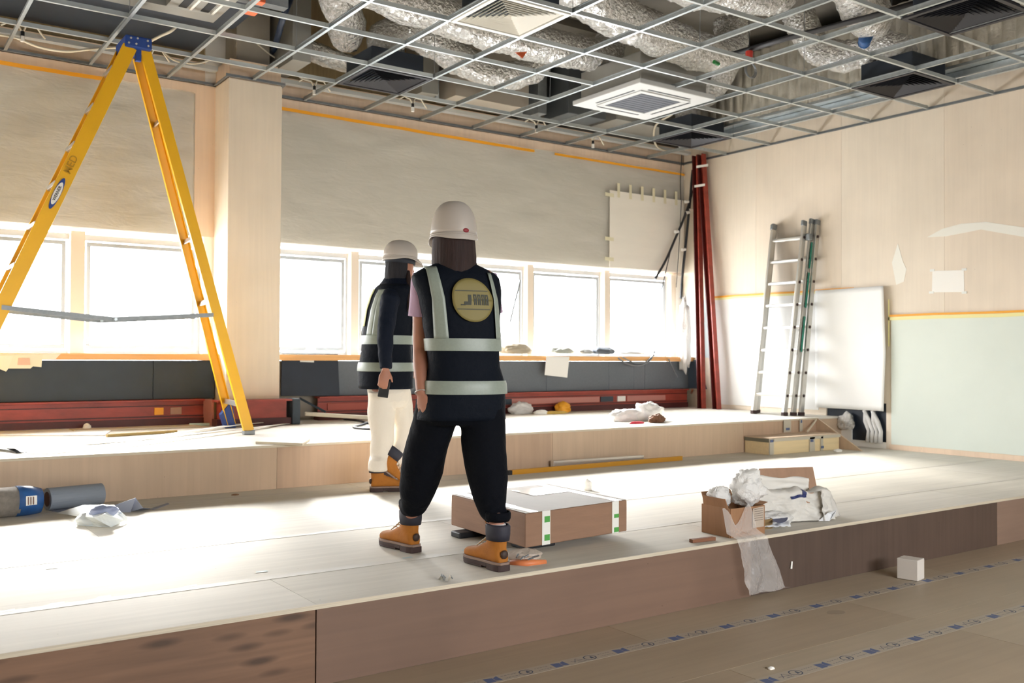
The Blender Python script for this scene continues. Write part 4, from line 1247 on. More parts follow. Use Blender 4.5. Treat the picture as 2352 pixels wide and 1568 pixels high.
for k in range(3):
    M().slab([b1 + Vector((.045 + k * .014, -.091, -.015)), b1 + Vector((.05 + k * .014, -.091, -.015)), b1 + Vector((.05 + k * .014, -.087, .03)), b1 + Vector((.045 + k * .014, -.087, .03))], (0, -1, 0), .002).build('barcode_bar', mat('bar_brown', '7A5A50', .7), rb)
# crumpled pale sheet and grey offcuts
pf = setp(empty('foam_sheet', tuple(G(230, 1200))), 'crumpled pale grey-white sheet lying on the middle platform at the left', 'sheet')
M_pf = mat('pale_sheet', 'DCE3E6', .5)
def sheetq(pts, name, mt, par, t=.003):
    return M().add(pts, [tuple(range(len(pts)))]).build(name, mt, par, fix=False)
tA, tB, tC, tD = G(130, 1178, .0), G(190, 1160, .09), G(262, 1160, .09), G(278, 1175, .07)
tE, tF, tG_, tH = G(285, 1195, .02), G(255, 1210, .0), G(195, 1208, .0), G(178, 1185, .03)
tI = G(215, 1188, .07)
m_ = M().add([tA, tB, tC, tD, tE, tF, tG_, tH, tI, G(292, 1188, .03), G(292, 1196, .01), G(240, 1180, .09)],
             [(0, 1, 8, 7), (1, 2, 11, 8), (2, 3, 4, 11), (11, 4, 5, 8), (7, 8, 5, 6), (3, 9, 10, 4)])
o = m_.build('crumpled_sheet', M_pf, pf)
sd_ = o.modifiers.new('sub', 'SUBSURF')
sd_.levels = sd_.render_levels = 2
sd_.subdivision_type = 'SIMPLE'
thicken(o, .004)
crumple('folded_edge', G(228, 1203), (.12, .05, .05), M_pf, 51, pf, amp=.3)
crumple('inner_fold', G(238, 1190, .05), (.075, .045, .035), mat('fold_blue', '8B96B4', .5), 52, pf, amp=.2, flat=False)
def curlsheet(pts, lab, name='grey_offcut', mt=None):
    o = M().add(pts, [(0, 1, 2, 3)] if len(pts) == 4 else [(0, 1, 2, 3), (2, 3, 4, 5)]).build(name, mt or mat('grey_offcut', '8B90A0', .6))
    thicken(o, .004)
    return setp(o, lab, 'offcut')
q = [G(262, 1176, .0), G(262, 1160, .045), G(311, 1143, .09), G(300, 1176, .0)]
curlsheet(q, 'grey sheet offcut standing on edge right of the grey roll')
q = [G(311, 1143, .088), G(300, 1174, .001), G(345, 1168, .001), G(328, 1166, .03)]
curlsheet(q, 'grey sheet offcut with a pointed fold beside the crumpled sheet')
q = [G(105, 1170, .001), G(150, 1166, .001), G(195, 1178, .001), G(165, 1184, .001)]
curlsheet(q, 'flat dark grey offcut under the crumpled sheet')
q = [G(345, 1168, .001), G(385, 1155, .001), G(389, 1157, .001), G(352, 1171, .001)]
curlsheet(q, 'thin grey strip pointing right from the grey offcuts')
setp(crumple('wood_knot_chip', G(540, 1137), (.025, .015, .006), M_card_d, 53), 'small brown chip on the middle platform by the riser', 'scrap')

# big flat cardboard box
cbx = setp(empty('flat_cardboard_box', tuple(G(1220, 1230))), 'large flat taped cardboard box lying on the middle platform', 'box')
zb = .04
N0, R0, L0 = G(1207, 1256, zb), G(1440, 1217, zb), G(1036, 1203, zb)
N0.z = R0.z = L0.z = ZM + .035
F0 = R0 + L0 - N0
hb = Vector((0, 0, .165))
M().hexa([N0, R0, F0, L0, N0 + hb, R0 + hb, F0 + hb, L0 + hb]).build('box_body', M_card, cbx, bevel=.006)
ex, ey = (R0 - N0), (L0 - N0)
def onbox(u, v, h=.166):
    return N0 + ex * u + ey * v + Vector((0, 0, h))
tp = M_card_p
M().slab([onbox(.004, .004), onbox(.996, .004), onbox(.996, .996), onbox(.004, .996)], (0, 0, 1), .0015).build('top_flap', tp, cbx)
for (u, w_) in ((.04, .075), (.87, .07)):
    M().slab([onbox(u, 0, .168), onbox(u + w_, 0, .168), onbox(u + w_, 1, .168), onbox(u, 1, .168)], (0, 0, 1), .0008).build('parcel_tape', M_tape_clear, cbx)
    M().slab([onbox(u + .11 if u < .5 else u - .03, -.0, .0), onbox(u + .11 + w_ if u < .5 else u - .03 + w_, -.0, .0), onbox(u + .11 + w_ if u < .5 else u - .03 + w_, 0, .167), onbox(u + .11 if u < .5 else u - .03, 0, .167)], -ey, .0015).build('parcel_tape', M_tape_w, cbx)
    u2 = u + .11 if u < .5 else u - .03
    for (z0, z1) in ((.11, .14), (.02, .05)) if u < .5 else ((.005, .03), (.08, .1)):
        M().slab([onbox(u2 + .02, -.002, z0), onbox(u2 + .02 + .05, -.002, z0), onbox(u2 + .02 + .05, -.002, z1), onbox(u2 + .02, -.002, z1)], -ey, .001).build('tape_mark', M_tgreen, cbx)
M().slab([onbox(.5, .55, .169), onbox(.86, .55, .169), onbox(.86, .85, .169), onbox(.5, .85, .169)], (0, 0, 1), .0008).build('shipping_label', M_tape_clear, cbx)
# black packers beneath the box
for i, (px, py, sx, sy, lab) in enumerate(((1102, 1233, .12, .04, 'black plastic packer under the left side of the flat box'), (1240, 1258, .1, .05, 'black plastic packer under the near corner of the flat box'), (1330, 1232, .1, .04, 'black plastic packer under the long side of the flat box'))):
    c_ = G(px, py)
    setp(M().box(c_.x - sx, c_.x + sx, c_.y - sy + .05, c_.y + sy + .06, ZM + .001, ZM + .032).build('packer', M_black, bevel=.006), lab, 'packer', 'black packers under the flat box')
c_ = G(1350, 1125)
setp(crumple('paper_scrap', c_, (.03, .03, .05), M_paper, 55), 'small white paper tip standing behind the flat box', 'scrap')
bs = setp(crumple('screw_bag', G(1205, 1282), (.085, .07, .03), mat('screw_bag', 'CFC2B4', .35, alpha=.85, bump=(40, .8)), 56, amp=.25), 'clear bag of screws with an orange hem beside the right boot', 'bag')
M().tube([G(1172, 1292, .008), G(1210, 1294, .008), G(1253, 1290, .006)], [.014, .02, .012], 8, jit=.3).build('orange_hem', mat('hem_orange', 'DA8150', .5), bs, smooth=True)
for k in range(5):
    a = G(1186 + k * 9, 1280 + (k % 2) * 5, .03)
    M().tube([a, a + Vector((.02, .012 - .01 * k, .012))], .004, 6).build('screw', M_galv_d, bs)
br = setp(empty('bracket_heap', tuple(G(1020, 1332))), 'little heap of shiny metal brackets near the platform edge', 'brackets')
for k in range(6):
    a = G(1008 + k * 4.4, 1331 + (k % 3), .004)
    b_ = a + Vector((.02 * math.cos(k), .015 * math.sin(k * 2), .018 + .004 * (k % 2)))
    M().bar(a, b_, .010, .0025, (math.cos(k), math.sin(k), .3)).build('bracket', M_alu_bright, br)
    M().tube([b_, b_ + Vector((.012, .004 * (k % 3 - 1), -.015))], .003, 6).build('bracket', M_galv_d, br)

# small cardboard box with bags
def openbox(name, q, h_, t, mt, lab, cat='box', flaps=(), tilt=(0, 0)):
    """q: four floor corners in order; returns empty with side panels"""
    c0 = sum((Vector(p) for p in q), Vector()) / 4
    e = setp(empty(name, tuple(c0)), lab, cat)
    q = [Vector(p) for p in q]
    for i in range(4):
        a, b = q[i], q[(i + 1) % 4]
        n_ = ((a + b) / 2 - c0).normalized()
        d_ = Vector((0, 0, h_)) + n_ * tilt[0]
        M().slab([a, b, b + d_, a + d_], n_, t).build('side_panel', mt, e)
        if i in dict(flaps):
            fl_ = dict(flaps)[i]
            u = d_ + a
            v = d_ + b
            w_ = (b - a) * .06
            m_ = M().slab([u + w_, v - w_, v - w_ * 1.5 + Vector(fl_), u + w_ * 1.5 + Vector(fl_)], n_, t * .8)
            m_.build('flap', mt, e)
    M().slab([q[0], q[1], q[2], q[3]], (0, 0, 1), t).build('box_base', mt, e)
    return e
A1, B1 = Vector((3.88, 3.71, ZM + .001)), Vector((3.87, 3.50, ZM + .001))
C1, D1_ = Vector((4.13, 3.49, ZM + .001)), Vector((4.15, 3.70, ZM + .001))
ob = openbox('cardboard_box', [A1, B1, C1, D1_], .155, .005, mat('card_warm', '98704F', .75, var=((40, 40, 4), .08)), 'open brown cardboard box stuffed with plastic near the platform edge', flaps=((0, (-.015, 0, .05)), (3, (0, .03, .06)), (2, (.05, 0, .01))))
M().slab([C1 + Vector((-.10, -.007, .04)), C1 + Vector((-.01, -.006, .04)), C1 + Vector((-.01, -.006, .15)), C1 + Vector((-.10, -.007, .145))], (0, -1, 0), .001).build('shipping_label', mat('label_beige', 'B9AB9C', .6), ob)
for k in range(6):
    M().slab([C1 + Vector((-.09, -.009, .138 - k * .012)), C1 + Vector((-.02, -.009, .139 - k * .012)), C1 + Vector((-.02, -.009, .141 - k * .012)), C1 + Vector((-.09, -.009, .140 - k * .012))], (0, -1, 0), .0006).build('label_line', mat('label_ink', '5A4C46', .7), ob)
setp(crumple('plastic_bag', (4.12, 3.60, ZM + .12), (.1, .08, .09), M_bag_w, 61, amp=.5, flat=False, sharp=6), 'puffy white plastic bag bulging out of the brown box', 'bag')
setp(crumple('plastic_bag', (3.96, 3.66, ZM + .13), (.06, .05, .055), M_bag_w, 62, amp=.5, flat=False, sharp=6), 'small clear plastic bag at the back of the brown box', 'bag')
def drape(u, v):
    # clear sheet from box front over the platform edge and down the riser
    s_ = v * .50
    wd = .20 + .07 * v
    x = 3.80 + u * wd + v * .20 * (.55 + .45 * u)
    fold = .016 * math.sin(u * 7 + v * 4) + .022 * noise.noise(Vector((u * 3 + v, v * 4, 2))) + .012 * abs(noise.noise(Vector((u * 9, v * 9, 7))))
    if s_ < .12:
        return (x, 3.49 - .02 * v - abs(fold) * .5, ZM + (.10 + .05 * math.cos(u * 6.3)) * (1 - s_ / .12) + .014 + abs(fold))
    z = ZM + .012 - (s_ - .12)
    return (x, YM - .03 - abs(fold) - .02 * v, max(z - .05 * u * v * v + .07 * (1 - u) * v * v, .03))
o = grid_sheet(M(), drape, 26, 40).build('plastic_sheet', M_bag, smooth=True, fix=False)
setp(o, 'clear plastic sheet hanging from the brown box over the platform edge', 'plastic sheet')
# small open carton
a0 = G(1732, 1219)
ob2 = openbox('small_carton', [a0 + Vector(v) for v in ((0, .1, 0), (0, 0, 0), (.15, .0, 0), (.15, .11, 0))], .055, .004, mat('olive_card', '7E6640', .75), 'small low brown carton between the two opened boxes')
# blue printed plastic bag
bp = setp(empty('printed_bag', tuple(G(1780, 1205))), 'white plastic bag with blue print lying before the larger opened box', 'bag')
crumple('bag_body', G(1778, 1206), (.14, .06, .05), M_bag_w, 64, bp, amp=.35)
def bagface(u, v):
    p = G(1740 + 70 * u, 1207 - 38 * v, .02 + .03 * v)
    return p + Vector((0, -.02 + .03 * v, .02 * noise.noise(Vector((u * 5, v * 5, 1)))))
thicken(grid_sheet(M(), bagface, 14, 8).build('bag_front', mat('bag_white', 'E6E8EA', .4), bp, smooth=True), .002)
def blob(cx, cy, rx, ry, name, mt):
    def f(u, v):
        a_ = 2 * math.pi * u
        p = G(cx + rx * v * math.cos(a_), cy + ry * v * math.sin(a_), .05)
        return p + Vector((-.02, -.045, .0))
    thicken(grid_sheet(M(), f, 20, 3).build(name, mt, bp), .001)
blob(1782, 1186, 18, 11, 'blue_print', M_navyprint)
blob(1752, 1182, 12, 4, 'blue_print', M_navyprint)
# larger box with sack
BL3, FL3, FR3, BR3 = Vector((4.55, 3.92, ZM + .001)), Vector((4.38, 3.75, ZM + .001)), Vector((4.82, 3.60, ZM + .001)), Vector((4.99, 3.77, ZM + .001))
E0 = [BL3, FL3, FR3, BR3]
ob3 = openbox('cardboard_box', E0, .16, .006, mat('card_pale', 'A5836A', .75, var=((30, 30, 3), .08)), 'larger opened cardboard box draped with white sacks near the platform edge', flaps=((3, (0.02, .03, .12)), (0, (-.05, .02, .06))))
en = (FR3 - FL3).normalized()
on = Vector((en.y, -en.x, 0))
def sack(u, v):
    # crumpled over the front panel: from inside the box, over the rim, down to the deck
    b = FL3.lerp(FR3, -.06 + 1.1 * u)
    nn = noise.noise(Vector((u * 5, v * 4, 5))) * .03 + abs(noise.noise(Vector((u * 9 + 3, v * 8, 2)))) * .03
    top = .165 + .03 * noise.noise(Vector((u * 6, 0, 3))) + .03 * math.exp(-((u - .12) / .1) ** 2)
    if v < .25:
        t = v / .25
        return b - on * (.10 * (1 - t)) + Vector((0, 0, top + .02 * math.sin(t * 3.1) - .02 * (1 - t) + nn * .4))
    t = (v - .25) / .75
    return b + on * (.012 + .05 * t ** 3 + nn * (.3 + t)) + Vector((0, 0, max(top * (1 - t) ** .85, .006 + abs(nn) * .25)))
o = grid_sheet(M(), sack, 56, 36).build('woven_sack', M_sack, smooth=True)
thicken(o, .003)
setp(o, 'white woven sack with blue stripes draped over the larger box front', 'sack')
for (u0, u1, v0, v1) in ((.46, .66, .36, .44), (.62, .68, .22, .42)):
    def stripe(u, v):
        return Vector(sack(u0 + (u1 - u0) * u, v0 + (v1 - v0) * v)) + on * .005 + Vector((0, 0, .002))
    grid_sheet(M(), stripe, 8, 6).build('blue_stripe', M_navyprint, o)
def sack2(u, v):
    b = Vector((4.36, 3.86, ZM)).lerp(Vector((4.80, 3.71, ZM)), u)
    b_ = .01 * math.sin(u * 9) + noise.noise(Vector((u * 4, v * 3, 8))) * .015
    return b - on * (b_ + .03 * math.sin(u * 3.1)) + Vector((0, 0, .15 + (.115 - .035 * u) * v + b_ * .5))
o = grid_sheet(M(), sack2, 30, 10).build('paper_wrap', mat('wrap_paper', 'E4E1DA', .7, var=((4, 4, 20), .04)), smooth=True)
thicken(o, .003)
setp(o, 'white paper wrap standing up inside the larger opened box', 'paper')
def sack3(u, v):
    b = FR3.lerp(BR3, u * .5 - .02) - en * .10 * (1 - u)
    b_ = noise.noise(Vector((u * 6, v * 5, 3))) * .03
    return b + on * (.035 + .05 * v + b_) * (1 - u * .4) + en * (.03 + .05 * v * u) + Vector((0, 0, max((.175 - .03 * u) * (1 - v ** 1.2), .006) + abs(b_) * .2))
o = grid_sheet(M(), sack3, 20, 14).build('woven_sack', mat('sack_b', 'CFCCC6', .6, bump=((160, 160, 160), .3)), smooth=True)
thicken(o, .003)
setp(o, 'second white sack hanging over the right corner of the larger box', 'sack')
m_ = M().add([G(1905, 1196, .004), G(1922, 1170, .07), G(1918, 1184, .03), G(1900, 1178, .05), G(1880, 1196, .003)], [(0, 2, 3, 4), (0, 2, 1), (2, 3, 1)])
o = m_.build('plastic_corner', mat('bag_white', 'E6E8EA', .4))
thicken(o, .003)
setp(o, 'pointed white plastic corner sticking up right of the larger box', 'plastic')
setp(M().bar(G(1587, 1242, .01), G(1640, 1236, .01), .018, .03).build('timber_stick', mat('red_brown_wood', '7E5238', .6), bevel=.002), 'short brown stick left of the brown box by the edge', 'stick')

# ================================================================== LOWER FLOOR THINGS
nb = at(2108, 1336, 2, 0)
cu = Vector((.115 * .95, .115 * .12, 0))
cv = Vector((-.015, .1, 0))
n0 = nb
M_cube = mat('polystyrene', 'D9D2CA', .8, bump=(120, .15))
a_, b_, c_ = math.radians(12), .11, .125
dx = Vector((math.cos(a_), math.sin(a_), 0)) * .105
dy = Vector((-math.sin(a_), math.cos(a_), 0)) * .12
n0 = nb + Vector((0, 0, .002))
pts = [n0, n0 + dx, n0 + dx + dy, n0 + dy]
setp(M().hexa(pts + [p + Vector((0, 0, .118)) for p in pts]).build('foam_block', M_cube, bevel=.004), 'small white foam block standing on the lower floor tape', 'foam block')
pw = at(1817, 1297, 1, YM - .004)
setp(M().slab([pw + Vector((-.006, 0, -.02)), pw + Vector((.008, 0, -.022)), pw + Vector((.012, 0, .018)), pw + Vector((0, 0, .02))], (0, -1, 0), .002).build('tape_scrap', M_white), 'little white tape scrap stuck on the dark riser board', 'scrap')
setp(crumple('plaster_crumb', at(1771, 1536, 2, 0), (.016, .011, .006), M_paper, 71), 'little white crumb on the lower floor near the nearer tape', 'crumb')
setp(M().poly([at(1920 + 22 * math.cos(q_), 1406 + 5 * math.sin(q_), 2, .0003) for q_ in np.linspace(0, 6.28, 16)[:-1]], (0, 0, 1), .0006).build('stain', mat('stain', '9A8B78', .6)), 'oval grey stain on the lower floor between the tapes', 'stain')

# printed floor tape
def floor_tape(y0, x0, x1, w_, phase, lab, z=0, prints=True, mt=None, per=.335, base=0):
    t = setp(empty('printed_tape', (x0, y0, z)), lab, 'tape')
    M().box(x0, x1, y0 - w_ / 2, y0 + w_ / 2, z + .0006, z + .0014).build('tape_band', mt or M_tape_floor, t)
    if not prints:
        return t
    zt = z + .0016
    blk, ring, line, tri = M(), M(), M(), M()
    k = math.floor((x0 - phase) / per) + 1
    odd = 0
    while phase + k * per < x1 - .1:
        x = phase + k * per
        if x > -.5:
            h_ = w_ * .36
            # blue emblem: two offset blocks
            blk.add([(x - .035, y0 - h_, zt), (x + .005, y0 - h_, zt), (x + .01, y0 + h_ * .6, zt), (x - .03, y0 + h_ * .9, zt)], [(0, 1, 2, 3)])
            blk.add([(x + .008, y0 - h_ * .7, zt), (x + .036, y0 - h_, zt), (x + .036, y0 + h_, zt), (x + .012, y0 + h_ * .5, zt)], [(0, 1, 2, 3)])
            # ring emblem
            cx2 = x + .165
            R1, R2 = w_ * .38, w_ * .31
            vs = []
            n_ = 24
            for j in range(n_):
                a2 = 2 * math.pi * j / n_
                vs += [(cx2 + R1 * math.cos(a2) * 1.15, y0 + R1 * math.sin(a2), zt), (cx2 + R2 * math.cos(a2) * 1.15, y0 + R2 * math.sin(a2), zt)]
            ring.add(vs, [(2 * j, 2 * ((j + 1) % n_), 2 * ((j + 1) % n_) + 1, 2 * j + 1) for j in range(n_)])
            ring.add([(cx2 - .004, y0 - R2 * .6, zt), (cx2 + .018, y0 - R2 * .5, zt), (cx2 + .012, y0 + R2 * .6, zt), (cx2 + .004, y0 + R2 * .3, zt)], [(0, 1, 2, 3)])
            if k % 2:
                for (sx, sy) in ((x + .05, .18), (x + .055, -.2)):
                    for j in range(5):
                        line.add([(sx + j * .016, y0 + sy * w_ - .0015, zt), (sx + j * .016 + .012, y0 + sy * w_ - .0015, zt), (sx + j * .016 + .012, y0 + sy * w_ + .0015, zt), (sx + j * .016, y0 + sy * w_ + .0015, zt)], [(0, 1, 2, 3)])
            else:
                for (ax, ay, bx, by) in ((.07, -.25, .10, .28), (.10, .28, .125, -.2), (.06, .0, .12, -.1), (.085, -.3, .13, -.3)):
                    d_ = Vector((bx - ax, (by - ay) * w_, 0))
                    n2 = Vector((-d_.y, d_.x, 0)).normalized() * .0015
                    p0, p1 = Vector((x + ax, y0 + ay * w_, zt)), Vector((x + bx, y0 + by * w_, zt))
                    tri.add([p0 - n2, p1 - n2, p1 + n2, p0 + n2], [(0, 1, 2, 3)])
            for (sx, sy) in ((x + .215, .15), (x + .22, -.18)):
                for j in range(5):
                    line.add([(sx + j * .014, y0 + sy * w_ - .0013, zt), (sx + j * .014 + .01, y0 + sy * w_ - .0013, zt), (sx + j * .014 + .01, y0 + sy * w_ + .0013, zt), (sx + j * .014, y0 + sy * w_ + .0013, zt)], [(0, 1, 2, 3)])
        k += 1
    ink = mat('tape_ink', '4A5064', .6)
    setp(blk.build('blue_print', M_printblue, t, fix=False), kind='stuff')
    setp(ring.build('ring_print', ink, t, fix=False), kind='stuff')
    setp(line.build('fine_print', ink, t, fix=False), kind='stuff')
    setp(tri.build('sketch_print', ink, t, fix=False), kind='stuff')
    return t
floor_tape(3.138, -2.8, XR - .05, .072, 3.11, 'printed jointing tape on the lower floor, nearest the riser')
floor_tape(2.52, -2.8, XR - .05, .075, 3.01, 'printed jointing tape on the lower floor, nearest the camera')
M_tp = mat('tape_pale', 'CCC7BD', .6, spec=.2)
floor_tape(3.978, -2.8, XR - .05, .06, 3.1, 'pale tape line along the middle platform near its front edge', ZM, False, M_tp)
floor_tape(4.84, -2.8, XR - .05, .06, 3.1, 'pale tape line along the middle platform behind the flat box', ZM, False, M_tp)
floor_tape(6.35, -2.8, 7.4, .05, 3.1, 'pale tape line along the middle platform beside the upper riser', ZM, False, M_tp)
mk = M()
for (px, py) in ((15, 1402), (130, 1385), (238, 1370), (437, 1345), (600, 1312), (118, 1304), (1070, 1262), (935, 1280)):
    p = G(px, py, .002)
    mk.add([p + Vector((-.03, -.014, 0)), p + Vector((.025, -.016, 0)), p + Vector((.03, .014, 0)), p + Vector((-.02, .012, 0))], [(0, 1, 2, 3)])
o = mk.build('faded_print', mat('faded_teal', 'B4C4C4', .6), pm, fix=False)

# ================================================================== PEOPLE
def ellring(c, R_, F_, a, b, k=28, up=Vector((0, 0, 0)), pw=1.0, tilt=0):
    """ellipse ring: centre c, half-width a along R_, half-depth b along F_"""
    out = []
    for j in range(k):
        q_ = 2 * math.pi * j / k
        cs, sn = math.cos(q_), math.sin(q_)
        cx_ = math.copysign(abs(cs) ** pw, cs)
        sx_ = math.copysign(abs(sn) ** pw, sn)
        out.append(Vector(c) + R_ * a * cx_ + F_ * b * sx_ + Vector((0, 0, tilt * sx_)))
    return out
class Torso:
    """stack of elliptical rings indexed by height; gives points on or just off its surface"""
    def __init__(s, rows, R_, F_, pw=.85):
        s.rows = sorted([(Vector(c).z, Vector(c), a, b) for c, a, b in rows], key=lambda t: t[0])
        s.R, s.F, s.pw = R_, F_, pw
    def sec(s, z):
        r = s.rows
        if z <= r[0][0]: i = 0
        elif z >= r[-1][0]: i = len(r) - 2
        else: i = max(j for j in range(len(r) - 1) if r[j][0] <= z)
        t = (z - r[i][0]) / (r[i + 1][0] - r[i][0])
        t = min(max(t, 0), 1)
        t2 = t * t * (3 - 2 * t) * .5 + t * .5
        return r[i][1].lerp(r[i + 1][1], t), r[i][2] * (1 - t2) + r[i + 1][2] * t2, r[i][3] * (1 - t2) + r[i + 1][3] * t2
    def ring(s, z, off=0, k=40):
        c, a, b = s.sec(z)
        c = Vector((c.x, c.y, z))
        return ellring(c, s.R, s.F, a + off, b + off, k, pw=s.pw)
    def shell(s, z0, z1, off, n=24, k=40, cap=True, t=0):
        m_ = M()
        m_.loft([s.ring(z0 + (z1 - z0) * i / n, off, k) for i in range(n + 1)], cap)
        return m_
    def back(s, x, z, off):
        """point on the back (-F) side at lateral coordinate x"""
        c, a, b = s.sec(z)
        a += off; b += off
        q_ = min(abs(x) / a, .999)
        cs = q_ ** (1 / s.pw)
        sn = math.sqrt(max(0, 1 - cs * cs)) ** s.pw
        return Vector((c.x, c.y, z)) + s.R * x - s.F * b * sn
    def front(s, x, z, off):
        p = s.back(x, z, off)
        c, a, b = s.sec(z)
        v = p - Vector((c.x, c.y, z))
        return p - 2 * s.F * v.dot(s.F)
def bandshell(T, z0, z1, off, k=48):
    m_ = M()
    m_.loft([T.ring(z0 + (z1 - z0) * i / 4, off + (.0 if 0 < i < 4 else -.001), k) for i in range(5)], False)
    m_.loft([T.ring(z0 + (z1 - z0) * i / 4, off - .003, k) for i in range(5)], False)
    return m_
def hand(m_, wrist, d, nrm, s, size=1.0, curl=.5, thumb=1, hold=False):
    """palm and five fingers; d = direction of the hand, nrm = back-of-hand normal, s scale (m)"""
    d = Vector(d).normalized()
    nrm = (Vector(nrm) - d * Vector(nrm).dot(d)).normalized()
    sd = d.cross(nrm)
    w0 = Vector(wrist)
    L = .085 * size
    m_.loft([ellring(w0 + d * L * t, sd, nrm, a * size, b * size, 14) for t, a, b in ((-.15, .024, .019), (.15, .03, .017), (.6, .040, .016), (1.0, .041, .013), (1.08, .036, .009))])
    lens = (.068, .078, .073, .058)
    for i in range(4):
        o_ = (i - 1.5) * .0205 * size
        p0 = w0 + d * L * .95 + sd * o_
        c_ = curl * (1 + .12 * i)
        seg = lens[i] * size
        pts = [w0 + d * L * .6 + sd * o_ * .8, p0]
        dd = d.copy()
        for j, f in enumerate((.45, .32, .23)):
            rot = Matrix.Rotation(-c_ * (.5 if j == 0 else .9), 3, sd)
            dd = rot @ dd
            if dd.dot(nrm) > .2:
                dd = Matrix.Rotation(2 * c_ * (.5 if j == 0 else .9), 3, sd) @ dd
            pts.append(pts[-1] + dd * seg * f)
        m_.tube(pts, [.0085 * size, .0092 * size, .0088 * size, .008 * size, .0062 * size], 10)
    t0 = w0 + d * L * .25 + sd * .026 * size * thumb
    td = (d * .75 + sd * .65 * thumb - nrm * .35).normalized()
    t1 = t0 + td * .038 * size
    td2 = (td + d * .5 - nrm * .3).normalized()
    t2 = t1 + td2 * .028 * size
    m_.tube([t0 - td * .01, t0, t1, t2, t2 + td2 * .012 * size], [.013 * size, .0135 * size, .011 * size, .0095 * size, .006 * size], 10)
def head_mesh(m_, c, F_, h_=.225):
    """head with jaw, nose, ears, brow"""
    F_ = Vector(F_).normalized()
    Z = Vector((0, 0, 1))
    R_ = F_.cross(Z)
    c = Vector(c)
    rows = [(-.5, .028, .03, .03), (-.46, .042, .05, .028), (-.38, .056, .075, .014), (-.22, .066, .088, .004), (0, .074, .098, -.004), (.2, .076, .1, -.008), (.36, .064, .085, -.008), (.46, .04, .055, -.006), (.5, .012, .02, -.004)]
    m_.loft([ellring(c + Z * h_ * t + F_ * f, R_, F_, a, b, 24) for t, a, b, f in rows])
    # nose, lips, chin, brow
    n0 = c + F_ * .088
    m_.tube([n0 + Z * .025, n0 + Z * 0 + F_ * .008, n0 - Z * .022 + F_ * .018, n0 - Z * .03 + F_ * .006], [.008, .010, .013, .008], 10)
    m_.tube([n0 - Z * .05 - R_ * .02, n0 - Z * .05 + F_ * .004, n0 - Z * .05 + R_ * .02], [.004, .008, .004], 8)
    m_.tube([n0 - Z * .058 - R_ * .016, n0 - Z * .059 + F_ * .003, n0 - Z * .058 + R_ * .016], [.004, .008, .004], 8)
    m_.tube([n0 + Z * .032 - R_ * .045 - F_ * .012, n0 + Z * .036 + F_ * .0, n0 + Z * .032 + R_ * .045 - F_ * .012], [.006, .008, .006], 8)
    for sg in (-1, 1):
        m_.tube([c + R_ * sg * .072 + Z * .025, c + R_ * sg * .082 + Z * .02 - F_ * .012, c + R_ * sg * .08 - Z * .01 - F_ * .008, c + R_ * sg * .072 - Z * .028], [.007, .010, .009, .006], 8)
def face_parts(par, c, F_):
    F_ = Vector(F_).normalized()
    Z = Vector((0, 0, 1))
    R_ = F_.cross(Z)
    c = Vector(c)
    for sg in (-1, 1):
        e = M().ball(c + F_ * .078 + R_ * sg * .031 + Z * .012, .0125, 8).build('eye', mat('eye_white', 'E8E4DE', .3), par, smooth=True)
        M().ball(c + F_ * .0865 + R_ * sg * .031 + Z * .012, .006, 6).build('iris', mat('iris', '3A2A20', .3), e, smooth=True)
        M().tube([c + F_ * .089 + R_ * sg * .05 + Z * .033, c + F_ * .094 + R_ * sg * .03 + Z * .038, c + F_ * .094 + R_ * sg * .014 + Z * .034], [.003, .004, .003], 6).build('eyebrow', M_hair, par)
    M().tube([c + F_ * .093 - Z * .054 - R_ * .02, c + F_ * .101 - Z * .054, c + F_ * .093 - Z * .054 + R_ * .02], [.003, .006, .003], 8).build('lips', mat('lips', 'A05A54', .5), par, smooth=True)
